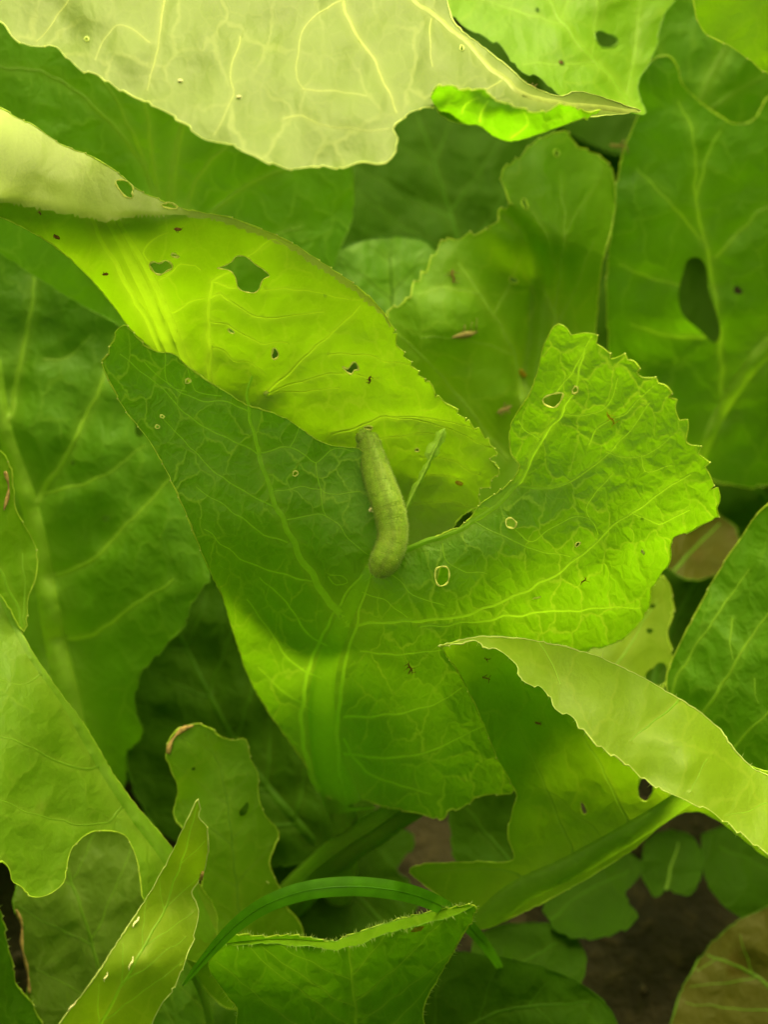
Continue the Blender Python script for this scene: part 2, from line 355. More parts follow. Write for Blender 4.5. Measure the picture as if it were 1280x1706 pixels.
WV = .55
def leaf(label, segs, depth, mat, veins=(), ribs=(), holes=(), name='mustard_leaf', cat='leaf', group='leaves of the mustard plants',
         edge='edge', rib='rib', hairs=0, wave=1.2, wl=90, grid=9, seed=1, auto=None, quilt=.35, extra=None, tips=True, rim='scar',
         rot=0, edger=2.0, base=None, crease=(), dry=(), vsink=.5, overhang=False, zone=None):
    """segs: [(points, tooth size, tooth spacing)...] going round the blade; depth: [(x, y, mm)...];
       veins / ribs: [(points, width at base, width at tip)...]"""
    allp = np.concatenate([np.array([q[:2] for q in s[0]], float) for s in segs])
    sg = 1 if area(allp) > 0 else -1
    parts = []; tps_ = []
    for i, (pts, amp, lam) in enumerate(segs):
        nxt = segs[(i + 1) % len(segs)][0][0]
        C = catmull(list(pts) + [nxt], 6 if amp == 0 else 5)
        if amp: C, tp = serrate(C, amp, lam, seed * 17 + i, sg); tps_ += tp
        else:
            C = C.copy(); k = np.arange(len(C)); jit = np.random.RandomState(seed * 5 + i).randn(len(C), 2) * .5; jit[0] = jit[-1] = 0; C = C + jit
        parts.append(C[:-1])
    out = np.concatenate(parts)
    HP = [hole_poly(h, seed * 31 + i) for i, h in enumerate(holes)]
    if auto: veins = list(veins) + pinnate(seed=seed, outline=out, **auto)
    VL = []
    for v in list(veins) + list(ribs):
        C = catmull(v[0], 7)
        if v[1] < 14: C = C + np.array([(noise.noise(Vector((p[0] * .035, p[1] * .035, 3))), noise.noise(Vector((p[0] * .035, p[1] * .035, 8)))) for p in C]) * 4.5
        VL.append((C, v[1], v[2]))
    fd = tps(depth)
    def D(p):
        p = np.asarray(p, float); d = fd(p)
        if wave:
            d = d + np.array([WV * wave * noise.noise(Vector((q[0] / wl, q[1] / wl, seed * 3.7))) + WV * wave * .3 * noise.noise(Vector((q[0] / wl * 2.3, q[1] / wl * 2.3, seed * 5.1 + 9))) for q in p])
        for (ln, w0, w1) in VL:
            s, par = segdist(p, ln); ww = 9 + w0 * .9
            d = d + vsink * min(1, w0 / 8) * (1 - par * .6) * np.exp(-(s / ww) ** 2)
        for (ln, wd, am) in crease:
            s, par = segdist(p, catmull(ln, 8)); d = d + am * np.exp(-(s / wd) ** 2)
        if extra is not None: d = d + extra(p)
        return d
    x0, y0 = out.min(0); x1, y1 = out.max(0); g = []; rn = np.random.RandomState(seed)
    yy = y0; r = 0
    while yy < y1:
        xs = np.arange(x0 + (grid / 2 if r % 2 else 0), x1, grid); g.append(np.stack([xs, np.full(len(xs), yy)], 1)); yy += grid * .87; r += 1
    g = np.concatenate(g); g = g + rn.uniform(-.18, .18, g.shape) * grid
    g = g[inside(g, out)]
    for hp in HP: g = g[~inside(g, hp)]
    ring = np.concatenate([out] + HP)
    E = []; o = 0
    for L_ in [out] + HP:
        n = len(L_); E += [(o + i, o + (i + 1) % n) for i in range(n)]; o += n
    vp = []
    for (ln, w0, w1) in VL:
        t = np.gradient(ln, axis=0); t /= np.maximum(np.linalg.norm(t, axis=1), 1e-6)[:, None]; nn = np.stack([-t[:, 1], t[:, 0]], 1)
        q = np.linspace(0, 1, len(ln))[:, None]; hw = np.maximum((w0 * (1 - q) + w1 * q) * .5, .7)
        for k_ in (-1, 0, 1):
            Lk = ln + nn * hw * k_; ok = inside(Lk, out) if not overhang else np.ones(len(Lk), bool)
            for hp in HP: ok &= ~inside(Lk, hp)
            st = o + sum(len(a) for a in vp); idx = np.cumsum(ok) - 1 + st; vp.append(Lk[ok])
            E += [(int(idx[i]), int(idx[i + 1])) for i in range(len(Lk) - 1) if ok[i] and ok[i + 1]]
    vp = np.concatenate(vp) if vp else np.zeros((0, 2))
    keep = np.ones(len(g), bool)
    for i in range(0, len(g), 2000):
        dd = ((g[i:i + 2000, None] - ring[None]) ** 2).sum(-1).min(1); keep[i:i + 2000] = dd > (grid * .42) ** 2
        if len(vp):
            dd = ((g[i:i + 2000, None] - vp[None]) ** 2).sum(-1).min(1); keep[i:i + 2000] &= dd > 9
    g = g[keep]
    pts = np.concatenate([ring, vp, g])
    res = delaunay_2d_cdt([Vector(p) for p in pts], E, [], 0, 1e-4)
    P = np.array([tuple(v) for v in res[0]]); F = np.array([f for f in res[2] if len(f) == 3])
    cen = P[F].mean(1); k = inside(cen, out); owner = -np.ones(len(F), int); bestr = np.full(len(F), 1.0)
    for vi, (ln, w0, w1) in enumerate(VL):
        sd_, par = segdist(cen, ln); hw = np.maximum((w0 * (1 - par) + w1 * par) * .5, .7); rt = sd_ / hw
        m_ = (rt < bestr) & ((par > 0.0) | (rt < .7)) & (par < 1); owner[m_] = vi; bestr[m_] = rt[m_]
    if overhang: k |= owner >= 0
    for hp in HP: k &= ~inside(cen, hp)
    F = F[k]; owner = owner[k]
    used = np.unique(F); mp = -np.ones(len(P), int); mp[used] = np.arange(len(used)); P = P[used]; F = mp[F]
    dep = D(P); kk_ = PX * 1000 * dep.mean() / 300
    rid = np.zeros(len(P))
    for (ln, w0, w1) in VL:
        sd_, par = segdist(P, ln); hw = np.maximum((w0 * (1 - par) + w1 * par) * .5, .7); q = np.clip(1 - (sd_ / hw) ** 2, 0, 1) ** .5
        rid = np.maximum(rid, q * hw * kk_ * (.75 if w0 < 14 else .55))
    dep = dep - rid; V = Wn(P, dep)
    va = np.zeros(len(P))
    for (ln, w0, w1) in VL:
        s, par = segdist(P, ln); va = np.maximum(va, np.exp(-(s / (w0 * .8 + 3)) ** 2) * (1 - .6 * par) * min(1, .35 + w0 / 14))
    c, s = math.cos(R(rot)), math.sin(R(rot)); q = P / 100. + seed * 3.33; uv = np.stack([q[:, 0] * c - q[:, 1] * s, (q[:, 0] * s + q[:, 1] * c) * .8], 1)
    if base is None: base = max(((W(*((v[0][0][0], v[0][0][1]) + (float(D([v[0][0][:2]])[0]),)))) for v in list(ribs) + list(veins)[:1]), key=lambda a: -a.z, default=Vector(V[0]))
    root = empty(name, base); tag(root, label, cat, group)
    def sub(sel, nm, mt):
        f = F[sel]
        if len(f) == 0: return
        u_ = np.unique(f); m2 = -np.ones(len(V), int); m2[u_] = np.arange(len(u_))
        mesh_obj(nm, V[u_], m2[f], mt, root, {'vein': va[u_]}, uv[u_])
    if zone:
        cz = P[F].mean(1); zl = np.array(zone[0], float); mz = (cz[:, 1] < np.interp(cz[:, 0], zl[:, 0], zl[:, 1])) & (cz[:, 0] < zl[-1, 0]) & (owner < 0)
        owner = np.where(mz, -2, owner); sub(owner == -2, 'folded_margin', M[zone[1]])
    sub(owner == -1, 'blade', M[mat])
    for vi, v in enumerate(list(veins) + list(ribs)):
        sub(owner == vi, 'vein' if vi < len(veins) else 'midrib', M[v[3] if len(v) > 3 else rib])
    def surf(p2, off): return [Vector(v) for v in Wn(np.asarray(p2, float), D(p2) + off)]
    vd = (CM.to_3x3() @ Vector((0, 0, 1)))
    b = MB(); k_ = dep.mean() / 300.
    vis = out
    rr = edger * .5 * PX * k_ * (1 + .35 * np.sin(np.arange(len(vis)) * .37 + seed)) * (1 + .3 * np.sin(np.arange(len(vis)) * .083))
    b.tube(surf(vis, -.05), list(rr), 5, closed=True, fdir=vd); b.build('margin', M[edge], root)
    for i, hp in enumerate(HP):
        if rim is None: break
        b = MB(); sz = np.ptp(hp, axis=0).max(); r0 = (1.8 if sz < 40 else 1.1) * PX * .8 * (.8 if sz < 12 else 1)
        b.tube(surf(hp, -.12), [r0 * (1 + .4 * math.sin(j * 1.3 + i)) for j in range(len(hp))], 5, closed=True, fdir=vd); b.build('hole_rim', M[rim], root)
    if tips and tps_ and edge not in ('edgedark', 'ribdim'):
        b = MB()
        for tp in tps_:
            b.blob(surf([tp], -.1)[0], 1.6 * PX * k_, seed=tp[0], nu=6, nv=4)
        o_ = b.build('tooth_tips', M['tip' if edge != 'edgedark' else 'edge'], root); o_['kind'] = 'stuff'
    for (ln, wd_) in dry:
        b = MB(); C = catmull(ln, 6); b.tube(surf(C, -.3), [wd_ * .5 * PX * (1 + .5 * math.sin(j * 1.1)) for j in range(len(C))], 6, fdir=vd, flat=.6); b.build('dried_patch', M['dry'], root)
    if hairs:
        b = MB(); rn = random.Random(seed + 99)
        for _ in range(hairs):
            i = rn.randrange(len(out)); p = out[i]; t = out[(i + 1) % len(out)] - out[i - 1]; nn = np.array([t[1], -t[0]]) * sg; nn /= max(np.linalg.norm(nn), 1e-6)
            L_ = rn.uniform(4, 10); a_ = surf([p], -.1)[0]; e_ = surf([p + nn * L_ + t * rn.uniform(-.3, .3)], -rn.uniform(.2, .9))[0]
            b.cone(a_, e_, .55 * PX, 3)
        o_ = b.build('hairs', M['hair'], root); o_['kind'] = 'stuff'

    return root, D


# ------------------------------------------------------------------ ground
def ground():
    m, t = newmat('soil'); L = t.links.new
    tc = N(t, 'ShaderNodeTexCoord').outputs['Object']
    n1 = N(t, 'ShaderNodeTexNoise'); n1.inputs['Scale'].default_value = 45; n1.inputs['Detail'].default_value = 8; L(tc, n1.inputs['Vector'])
    n2 = N(t, 'ShaderNodeTexNoise'); n2.inputs['Scale'].default_value = 260; n2.inputs['Detail'].default_value = 6; L(tc, n2.inputs['Vector'])
    c = mixc(t, ramp(t, n1.outputs[0], .3, .7), (.009, .006, .002), (.026, .018, .006)); c = mixc(t, ramp(t, n2.outputs[0], .5, .8), c, (.045, .032, .012))
    bp = N(t, 'ShaderNodeBump'); bp.inputs['Strength'].default_value = .8; bp.inputs['Distance'].default_value = .003; L(n2.outputs[0], bp.inputs['Height'])
    p = N(t, 'ShaderNodeBsdfPrincipled'); L(c, p.inputs['Base Color']); p.inputs['Roughness'].default_value = .95; L(bp.outputs[0], p.inputs['Normal'])
    o = N(t, 'ShaderNodeOutputMaterial'); L(p.outputs[0], o.inputs[0])
    n = 170; ax = []
    for i in range(n + 1):
        u = 2 * i / n - 1; ax.append(math.copysign(.35 * abs(u) + 60 * abs(u) ** 14, u))
    V = []; F = []
    for j in range(n + 1):
        for i in range(n + 1):
            x, y = ax[i], ax[j]
            z = .006 * noise.noise(Vector((x * 30, y * 30, 1))) + .003 * noise.noise(Vector((x * 90, y * 90, 4)))
            V.append((x, y, z - .004))
    for j in range(n):
        for i in range(n): a = j * (n + 1) + i; F.append((a, a + 1, a + n + 2, a + n + 1))
    g = mesh_obj('ground', V, F, m); g['kind'] = 'structure'
    # clods
    b = MB(); rn = random.Random(3)
    for _ in range(500):
        x, y = rn.uniform(-.25, .25), rn.uniform(-.2, .3); r = rn.uniform(.001, .006)
        b.blob((x, y, r * .2), r, (1, rn.uniform(.7, 1.2), rn.uniform(.5, .8)), seed=_, rough=.6, nu=7, nv=5)
    o = b.build('soil_crumbs', m); tag(o, 'loose crumbs of dark brown soil lying between the plants', None, None, 'stuff')
ground()
def neighbours():
    """the mustard bed goes on all round the picture"""
    rn = random.Random(21); V = []; F = []; MI = CM.inverted(); veins = []
    for gx in np.arange(-1.3, 1.31, .17):
        for gy in np.arange(-1.2, 1.6, .17):
            px, py = gx + rn.uniform(-.05, .05), gy + rn.uniform(-.05, .05); r0 = math.hypot(px, py); hgt = rn.uniform(.20, .30)
            for k in range(rn.randint(7, 10)):
                az = rn.uniform(0, 6.283); ln = rn.uniform(.16, .26); wd = rn.uniform(.05, .085); up = rn.uniform(.55, 1.25); v0 = []
                nu, nv = 12, 6
                for i in range(nu + 1):
                    t_ = i / nu; a = up - 1.5 * t_ ** 1.6; rad = ln * (t_ * .62 + .10 * math.sin(t_ * 3)); z = hgt * (math.sin(min(1.57, t_ * 1.9 * up / 1.1)) - .35 * max(0, t_ - .6) * 2) * up * .8
                    ww = wd * (.07 + (max(0, math.sin(math.pi * min(1, (t_ - .15) / .9))) ** .7 if t_ > .15 else 0))
                    for j in range(nv + 1):
                        u = 2 * j / nv - 1; e = 1 + .10 * noise.noise(Vector((px * 9 + k, t_ * 9, u * 2)))
                        lx, ly = rad, u * ww * e; zz = z + .35 * ww * abs(u) ** 1.5 + .006 * noise.noise(Vector((k * 3 + t_ * 5, u * 2, px * 40)))
                        v0.append(Vector((px + lx * math.cos(az) - ly * math.sin(az), py + lx * math.sin(az) + ly * math.cos(az), max(zz, .003))))
                bad = False
                for v in v0:
                    q = MI @ v
                    g_ = MI @ (v - sd * ((v.z - .12) / sd.z)) if v.z > .12 else None
                    if g_ is not None and g_.z < 0 and abs(g_.x / -g_.z) / (TAN * .75) < 1.15 and abs(g_.y / -g_.z) / TAN < 1.15: bad = True; break
                    if q.length < .13: bad = True; break
                    if q.z < 0 and q.z > -.62:
                        fx = abs(q.x / -q.z) / (TAN * .75); fy = abs(q.y / -q.z) / TAN
                        if fx < 1.12 and fy < 1.1: bad = True; break
                if bad: continue
                b0 = len(V); V += v0
                for i in range(nu):
                    for j in range(nv): a_ = b0 + i * (nv + 1) + j; F.append((a_, a_ + 1, a_ + nv + 2, a_ + nv + 1))
    o = mesh_obj('surrounding_foliage', V, F, M['mid'], None, {'vein': [0.0] * len(V)}, [(v.x * 90, v.y * 90) for v in V])
    tag(o, 'mass of green mustard foliage carrying on all around the picture', kind='stuff')
neighbours()
# ------------------------------------------------------------------ far, shaded leaves
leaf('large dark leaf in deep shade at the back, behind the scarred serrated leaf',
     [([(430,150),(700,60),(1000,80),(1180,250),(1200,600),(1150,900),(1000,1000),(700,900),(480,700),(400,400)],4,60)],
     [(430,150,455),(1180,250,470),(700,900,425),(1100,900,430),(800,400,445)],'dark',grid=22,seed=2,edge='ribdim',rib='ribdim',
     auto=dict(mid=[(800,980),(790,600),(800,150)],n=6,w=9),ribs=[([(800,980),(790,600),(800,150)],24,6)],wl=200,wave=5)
leaf('deep shaded leaf behind everything in the top right corner',
     [([(880,-120),(1150,-140),(1480,-100),(1480,230),(1300,300),(1080,270),(920,180)],4,60)],
     [(880,-120,470),(1480,-100,470),(1300,300,448),(920,180,455)],'dark',grid=22,seed=54,edge='ribdim',rib='ribdim',ribs=[([(1200,280),(1180,150),(1150,-120)],18,6)],wave=4)
leaf('dark leaf in the shade right of the caterpillar leaf, below the broad holed leaf',
     [([(1080,560),(1250,600),(1450,560),(1500,800),(1400,1020),(1250,1060),(1120,1000),(1080,800)],5,60)],
     [(1080,560,412),(1450,560,425),(1400,1020,408),(1120,1000,402),(1200,800,405)],'dark',grid=20,seed=3,edge='ribdim',rib='ribdim',
     auto=dict(mid=[(1420,980),(1250,800),(1120,600)],n=5,w=8),ribs=[([(1420,980),(1250,800),(1120,600)],22,6)],wl=150,wave=5)
leaf('dark leaf low in the gap between the caterpillar leaf and the right edge leaf',
     [([(980,1020),(1080,930),(1180,900),(1260,960),(1250,1100),(1180,1240),(1060,1260),(960,1160)],4,45)],
     [(980,1020,385),(1180,900,398),(1180,1240,378),(1060,1260,372)],'dark',grid=18,seed=4,edge='ribdim',rib='ribdim',
     auto=dict(mid=[(1080,1240),(1100,1100),(1180,930)],n=4,w=6),ribs=[([(1080,1240),(1100,1100),(1180,930)],16,5)],wave=4)
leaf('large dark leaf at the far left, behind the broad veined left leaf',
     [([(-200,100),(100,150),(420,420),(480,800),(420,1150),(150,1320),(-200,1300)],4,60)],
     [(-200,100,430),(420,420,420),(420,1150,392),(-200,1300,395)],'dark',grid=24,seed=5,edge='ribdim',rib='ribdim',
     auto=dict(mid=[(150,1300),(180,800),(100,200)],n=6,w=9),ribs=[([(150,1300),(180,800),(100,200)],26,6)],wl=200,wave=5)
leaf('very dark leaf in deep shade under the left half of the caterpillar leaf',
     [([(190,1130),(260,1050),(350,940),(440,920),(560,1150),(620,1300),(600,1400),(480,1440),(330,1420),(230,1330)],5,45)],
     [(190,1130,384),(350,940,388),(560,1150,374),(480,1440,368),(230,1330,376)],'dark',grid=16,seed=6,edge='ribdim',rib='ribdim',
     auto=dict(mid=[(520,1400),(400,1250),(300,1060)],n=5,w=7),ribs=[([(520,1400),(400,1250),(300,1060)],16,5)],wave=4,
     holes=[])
leaf('dark green leaf in the gap right of the brown soil under the caterpillar leaf',
     [([(745,1330),(800,1320),(880,1330),(890,1400),(870,1460),(800,1470),(760,1430),(752,1380)],3,30)],
     [(745,1330,366),(880,1330,364),(800,1470,360)],'dark',grid=12,seed=7,edge='ribdim',rib='ribdim',
     ribs=[([(870,1455),(820,1400),(775,1345)],8,3)],wave=2)
leaf('dark green leaf with radiating pale ribs below the left part of the pale top leaf',
     [([(-120,10),(0,30),(200,60),(420,150),(560,230),(590,320),(560,430),(480,560),(250,560),(0,420),(-120,300)],3,60)],
     [(-120,10,345),(0,100,345),(300,200,352),(560,230,366),(560,430,366),(250,560,356),(-120,300,350)],'mid',grid=14,seed=8,edge='edgedark',rib='ribdark',
     ribs=[([(300,540),(288,420),(285,320),(302,215),(340,120)],22,9)],
     veins=[([(292,470),(250,300),(170,190),(80,125),(-10,110)],8,3),([(293,460),(240,270),(195,170),(150,105)],8,3),([(284,440),(262,320),(245,200),(230,90)],10,4),
            ([(296,470),(315,330),(350,270),(400,225)],10,4),([(298,480),(360,350),(450,290),(520,265)],8,3),([(300,500),(400,420),(500,380)],7,3)],wave=3,wl=120)
leaf('very dark green leaf in the shade right below the notch of the pale top leaf',
     [([(525,300),(560,250),(620,200),(680,150),(780,130),(900,170),(930,260),(900,400),(800,470),(700,470),(600,460),(530,420),(518,360)],4,50)],
     [(525,300,398),(680,150,410),(900,170,412),(800,470,396),(530,420,392)],'dark',grid=14,seed=9,edge='ribdim',rib='ribdim',
     auto=dict(mid=[(780,460),(740,320),(690,170)],n=4,w=5),ribs=[([(780,460),(740,320),(690,170)],9,3)],wave=3)
leaf('small round-topped dark leaf between the folded glowing leaf and the serrated leaf',
     [([(530,436),(560,418),(600,402),(650,395),(692,397),(718,410),(760,470),(740,600),(640,640),(560,560)],2,30)],
     [(530,436,372),(650,395,378),(760,470,378),(640,640,362)],'mid',grid=10,seed=10,edge='ribdim',rib='ribdim',
     ribs=[([(650,630),(655,540),(650,420)],6,2)],auto=dict(mid=[(650,630),(655,540),(650,420)],n=4,w=3),wave=2)
leaf('green leaf added behind the caterpillar leaf to shade its lower part',  # added to block backlight low on the blade; shows through a hole
     [([(650,935),(740,925),(790,960),(810,1060),(826,1180),(815,1290),(740,1325),(640,1315),(580,1300),(520,1240),(478,1170),(430,1080),(450,1045),(560,1040)],2,50)],
     [(650,935,322),(740,925,318),(790,960,318),(810,1060,326),(826,1180,334),(815,1290,342),(740,1325,346),(640,1315,354),(580,1300,360),(520,1240,359),(478,1170,357),(430,1080,348),(450,1045,343),(552,1100,341),(700,1200,336),(560,1040,330),(720,1050,324),(600,1200,347)],'mid',grid=12,seed=51,edge='ribdim',rib='ribdim',ribs=[([(690,1310),(720,1160),(770,960)],8,3)],wave=.5)
leaf('dim leaf low behind the thick slanting stalk at the bottom centre',
     [([(400,1400),(520,1350),(640,1370),(690,1400),(660,1450),(700,1500),(620,1560),(480,1560),(410,1490)],4,36)],
     [(400,1400,378),(640,1370,380),(700,1500,372),(480,1560,368)],'dark',grid=14,seed=52,edge='ribdim',rib='ribdim',ribs=[([(640,1540),(560,1460),(470,1390)],8,3)],wave=3)
leaf('dim lobed leaf on the soil right of the thick leaf stalk of the folded-over leaf',
     [([(900,1490),(960,1440),(1040,1420),(1070,1450),(1040,1490),(1060,1530),(1000,1560),(930,1550)],4,30)],
     [(900,1490,370),(1070,1450,376),(930,1550,364)],'dark',grid=12,seed=53,edge='ribdim',rib='ribdim',ribs=[([(910,1540),(970,1490),(1050,1450)],6,3)],wave=2)
# ------------------------------------------------------------------ upper right group
leaf('shadowed leaf filling the top right behind the pale corner leaf',
     [([(1020,-80),(1250,-90),(1450,-60),(1450,260),(1300,330),(1180,290),(1090,220),(1040,120)],4,50)],
     [(1020,-80,392),(1450,-60,400),(1300,330,398),(1040,120,392)],'mid',grid=14,seed=11,edge='edgedark',rib='ribdark',
     ribs=[([(1140,260),(1180,140),(1215,70),(1260,-60)],16,8)],auto=dict(mid=[(1150,230),(1180,140),(1215,70),(1260,-60)],n=3,w=6),
     wave=4,wl=100)
leafQ, DQ = leaf('tall broad leaf on the right with a U-shaped bite and a long dark hole',
     [([(1030,300),(1040,250),(1066,185),(1062,160)],0,0),([(1060,135),(1085,102),(1112,93),(1128,108),(1138,140),(1165,168),(1200,193),(1228,206),(1258,198),(1300,150),(1420,180)],0,0),
      ([(1450,500),(1420,720),(1300,800),(1190,800),(1100,740),(1040,660)],4,50),([(1018,590),(1012,500),(1016,420),(1026,340)],3,40)],
     [(1030,300,366),(1112,93,368),(1420,180,380),(1200,400,374),(1420,720,388),(1190,800,390),(1018,590,372),(1012,450,366),(1100,600,380)],'mid',grid=10,seed=12,edge='edge',rib='rib',
     ribs=[([(1420,500),(1330,540),(1260,600),(1205,680),(1165,770)],40,16)],
     veins=[([(1205,690),(1200,560),(1180,425),(1160,340),(1156,225),(1132,170)],8,3),([(1160,330),(1185,250),(1200,215)],5,2),([(1170,400),(1110,330),(1060,280)],4,2),([(1200,560),(1130,560),(1050,540)],5,2),
            ([(1195,480),(1110,470),(1030,440)],4,2),([(1190,430),(1260,360),(1330,320)],4,2)],
     holes=[[(1148,432),(1166,430),(1178,448),(1182,485),(1196,525),(1201,556),(1190,571),(1166,550),(1138,524),(1131,490),(1139,455)],(1230,484,7,7,0),(1271,280,4,11,10)],rim=None,wave=4,wl=90,vsink=1)
leafS, DS = leaf('lime green leaf at the top, right of the dark diagonal gap',
     [([(725,-60),(740,-10),(752,18),(772,42),(800,56),(832,72),(850,92),(868,116),(900,128),(922,148),(940,160)],4,40),([(1000,170),(1072,192)],0,0),
      ([(1068,165),(1062,138),(1085,98),(1100,40),(1110,-60)],3,40)],
     [(725,-60,352),(850,92,334),(940,160,328),(1072,192,338),(1110,-60,366),(1000,0,352),(1060,120,350)],'fresh',grid=10,seed=13,edge='edgedark',rib='rib',
     ribs=[([(1060,186),(1010,120),(940,40),(890,-60)],7,4)],auto=dict(mid=[(1060,186),(1010,120),(940,40),(890,-60)],n=4,w=4),
     holes=[(1010,66,17,14,20),(936,104,4,5,0),(896,16,3,4,0)],rim='edgedark',wave=3,wl=70)
leaf('plain green leaf cut off by the top right corner',
     [([(1140,-80),(1156,0),(1164,35),(1180,58),(1210,72),(1242,92),(1290,125),(1400,150),(1420,-80)],2,40)],
     [(1140,-80,330),(1180,58,334),(1290,125,336),(1420,-80,330)],'fresh',grid=12,seed=14,edge='edge',rib='rib',ribs=[([(1400,60),(1310,10),(1230,-70)],6,3)],wave=2)
leafO, DO = leaf('serrated leaf with brown scars, standing behind the right lobe of the caterpillar leaf',
     [([(645,520),(668,510),(682,500),(692,478),(712,452),(724,428),(742,403),(765,400),(790,392),(812,386),(830,370),(834,352),(850,348)],8,26),
      ([(856,340),(845,322),(838,300),(840,284),(866,264),(884,244),(905,230),(942,221),(962,246),(1000,262),(1020,290)],4,26),
      ([(1028,325),(1020,380),(1002,450),(992,560),(980,700),(920,880),(840,920),(760,800),(700,680),(660,600),(648,550)],0,0)],
     [(645,520,346),(742,403,352),(850,348,350),(942,221,366),(1028,325,368),(992,560,362),(840,920,352),(700,680,350),(880,460,358),(935,400,346),(780,520,347)],'fresh',grid=8,seed=15,edge='edge',rib='ribfront',
     ribs=[([(872,850),(872,720),(868,640),(845,560),(800,490),(762,436)],9,3),([(900,800),(912,640),(922,550),(935,450),(941,370),(935,290)],7,2)],
     veins=[([(845,765),(790,695),(730,620),(655,548)],5,2),([(855,590),(790,570),(700,560)],3,1.5),([(826,520),(850,470),(870,430)],3,1.5),([(800,490),(740,480),(700,490)],3,1.5),
            ([(922,550),(960,480),(990,400)],3,1.5),([(934,460),(910,390),(880,340)],3,1.5),([(940,400),(970,340),(1000,300)],3,1.5),([(925,520),(900,470),(890,430)],3,1.5)],
     crease=[([(838,356),(876,392),(888,450),(880,560),(870,640)],16,3.2)],
     holes=[(856,467,7,6,20),(875,340,5,9,-15),(928,255,4,7,0)],rim='edge',wave=2.4,wl=70)
# ------------------------------------------------------------------ left group
leafJ, DJ = leaf('broad dark green leaf with a pale midrib filling the left side behind the caterpillar leaf',
     [([(-160,300),(0,350),(120,400),(260,520),(330,680),(360,860)],0,0),([(350,945),(340,975),(318,1005),(302,1045),(270,1080),(240,1112),(226,1140),(224,1180),(236,1226),(212,1250),(205,1310)],5,36),
      ([(180,1400),(60,1420),(-160,1300)],0,0)],
     [(-160,300,362),(260,520,362),(360,860,350),(340,975,348),(226,1140,356),(180,1400,366),(-160,1300,350),(100,1100,362),(100,700,356),(60,900,360)],'mid',grid=10,seed=16,edge='edgedark',rib='rib',
     ribs=[([(150,1400),(120,1200),(88,1050),(66,920),(45,830),(8,720),(-10,600)],48,22)],
     veins=[([(60,845),(80,800),(112,758),(150,680),(172,630),(190,560)],10,4),([(12,725),(30,620),(48,540),(55,470),(58,400)],10,5),([(88,960),(150,935),(205,880),(245,840),(290,790)],7,3),
            ([(96,1060),(150,1060),(220,1010),(290,965)],7,3),([(75,820),(130,810),(190,780),(240,740)],5,2),([(70,600),(110,595),(150,560)],3,1.5)],
     holes=[(121,771,4,4,0),(176,864,6,7,0),(232,715,8,13,-30)],rim=None,wave=3.5,wl=90,vsink=1.1)
leaf('narrow glowing yellow-green leaf edge with a dried nibble on the left border',
     [([(-120,700),(-10,745),(14,775),(20,805),(26,850),(48,890),(60,925),(58,965),(45,1000),(41,1050),(24,1030),(2,992),(-60,940),(-120,900)],2,50)],
     [(-120,700,310),(14,775,318),(60,925,322),(41,1050,318),(-120,900,308)],'fresh',grid=9,seed=17,edge='edge',rib='rib',
     veins=[([(38,1040),(40,980),(36,920)],4,2)],ribs=[([(40,1045),(5,960),(-60,860)],6,3)],dry=[([(8,785),(14,815),(6,850)],5)],wave=1.5)
leafF, DF = leaf('dull green leaf with a brown ragged edge behind the round bite at bottom left',
     [([(20,1500),(60,1390),(120,1340),(230,1350),(275,1420),(290,1520),(230,1620),(150,1740)],0,0),([(60,1740),(44,1655),(52,1640),(36,1570),(40,1545),(26,1520)],2,20)],
     [(20,1500,338),(120,1340,346),(290,1520,344),(150,1740,336),(44,1655,334)],'dull',grid=10,seed=18,edge='edgedark',rib='ribdark',
     ribs=[([(190,1700),(150,1560),(110,1440),(100,1360)],8,3)],auto=dict(mid=[(190,1700),(150,1560),(110,1440),(100,1360)],n=4,w=4),
     dry=[([(48,1655),(46,1620),(36,1575),(36,1540),(26,1515)],5)],wave=2.5)
leafE, DE = leaf('big smooth bottom left leaf with a thick diagonal midrib and a round bite',
     [([(-160,960),(-20,975),(8,985),(24,1030),(45,1072),(90,1140),(140,1208),(190,1292),(218,1332),(255,1375),(285,1412),(330,1470),(362,1530),(345,1600),(300,1590),(262,1540)],0,0),
      ([(236,1492),(234,1462),(226,1425),(214,1398),(196,1386),(165,1383),(138,1393),(120,1412),(110,1438),(106,1468),(86,1487),(66,1494),(48,1490),(38,1478)],2,45),
      ([(22,1470),(10,1440),(-40,1420),(-160,1400)],4,40)],
     [(-160,960,322),(8,985,322),(140,1208,318),(285,1412,322),(362,1530,330),(236,1462,314),(86,1487,304),(-160,1400,290),(60,1250,308),(165,1383,314),(0,1200,306)],'blotch',grid=9,seed=19,edge='edge',rib='rib',
     ribs=[([(345,1560),(290,1440),(225,1352),(165,1262),(110,1168),(58,1098),(20,1030),(0,985)],34,12)],
     veins=[([(165,1275),(140,1282),(90,1268),(40,1240),(-20,1222)],5,2),([(205,1345),(170,1372),(110,1370),(40,1350),(-30,1320)],4,1.5),([(70,1120),(40,1140),(0,1132)],3,1.5)],wave=2.6,wl=110)
leaf('small toothed leaf edge with fine bristles in the bottom left corner',
     [([(-120,1480),(-20,1500),(2,1530),(10,1570),(18,1600),(26,1640),(44,1662),(60,1690),(70,1750),(-120,1760)],3,26)],
     [(-120,1480,318),(2,1530,326),(70,1750,330),(-120,1760,318)],'mid',grid=9,seed=20,edge='edge',rib='rib',hairs=70,ribs=[([(-30,1750),(-50,1600),(-90,1500)],6,3)],wave=1)
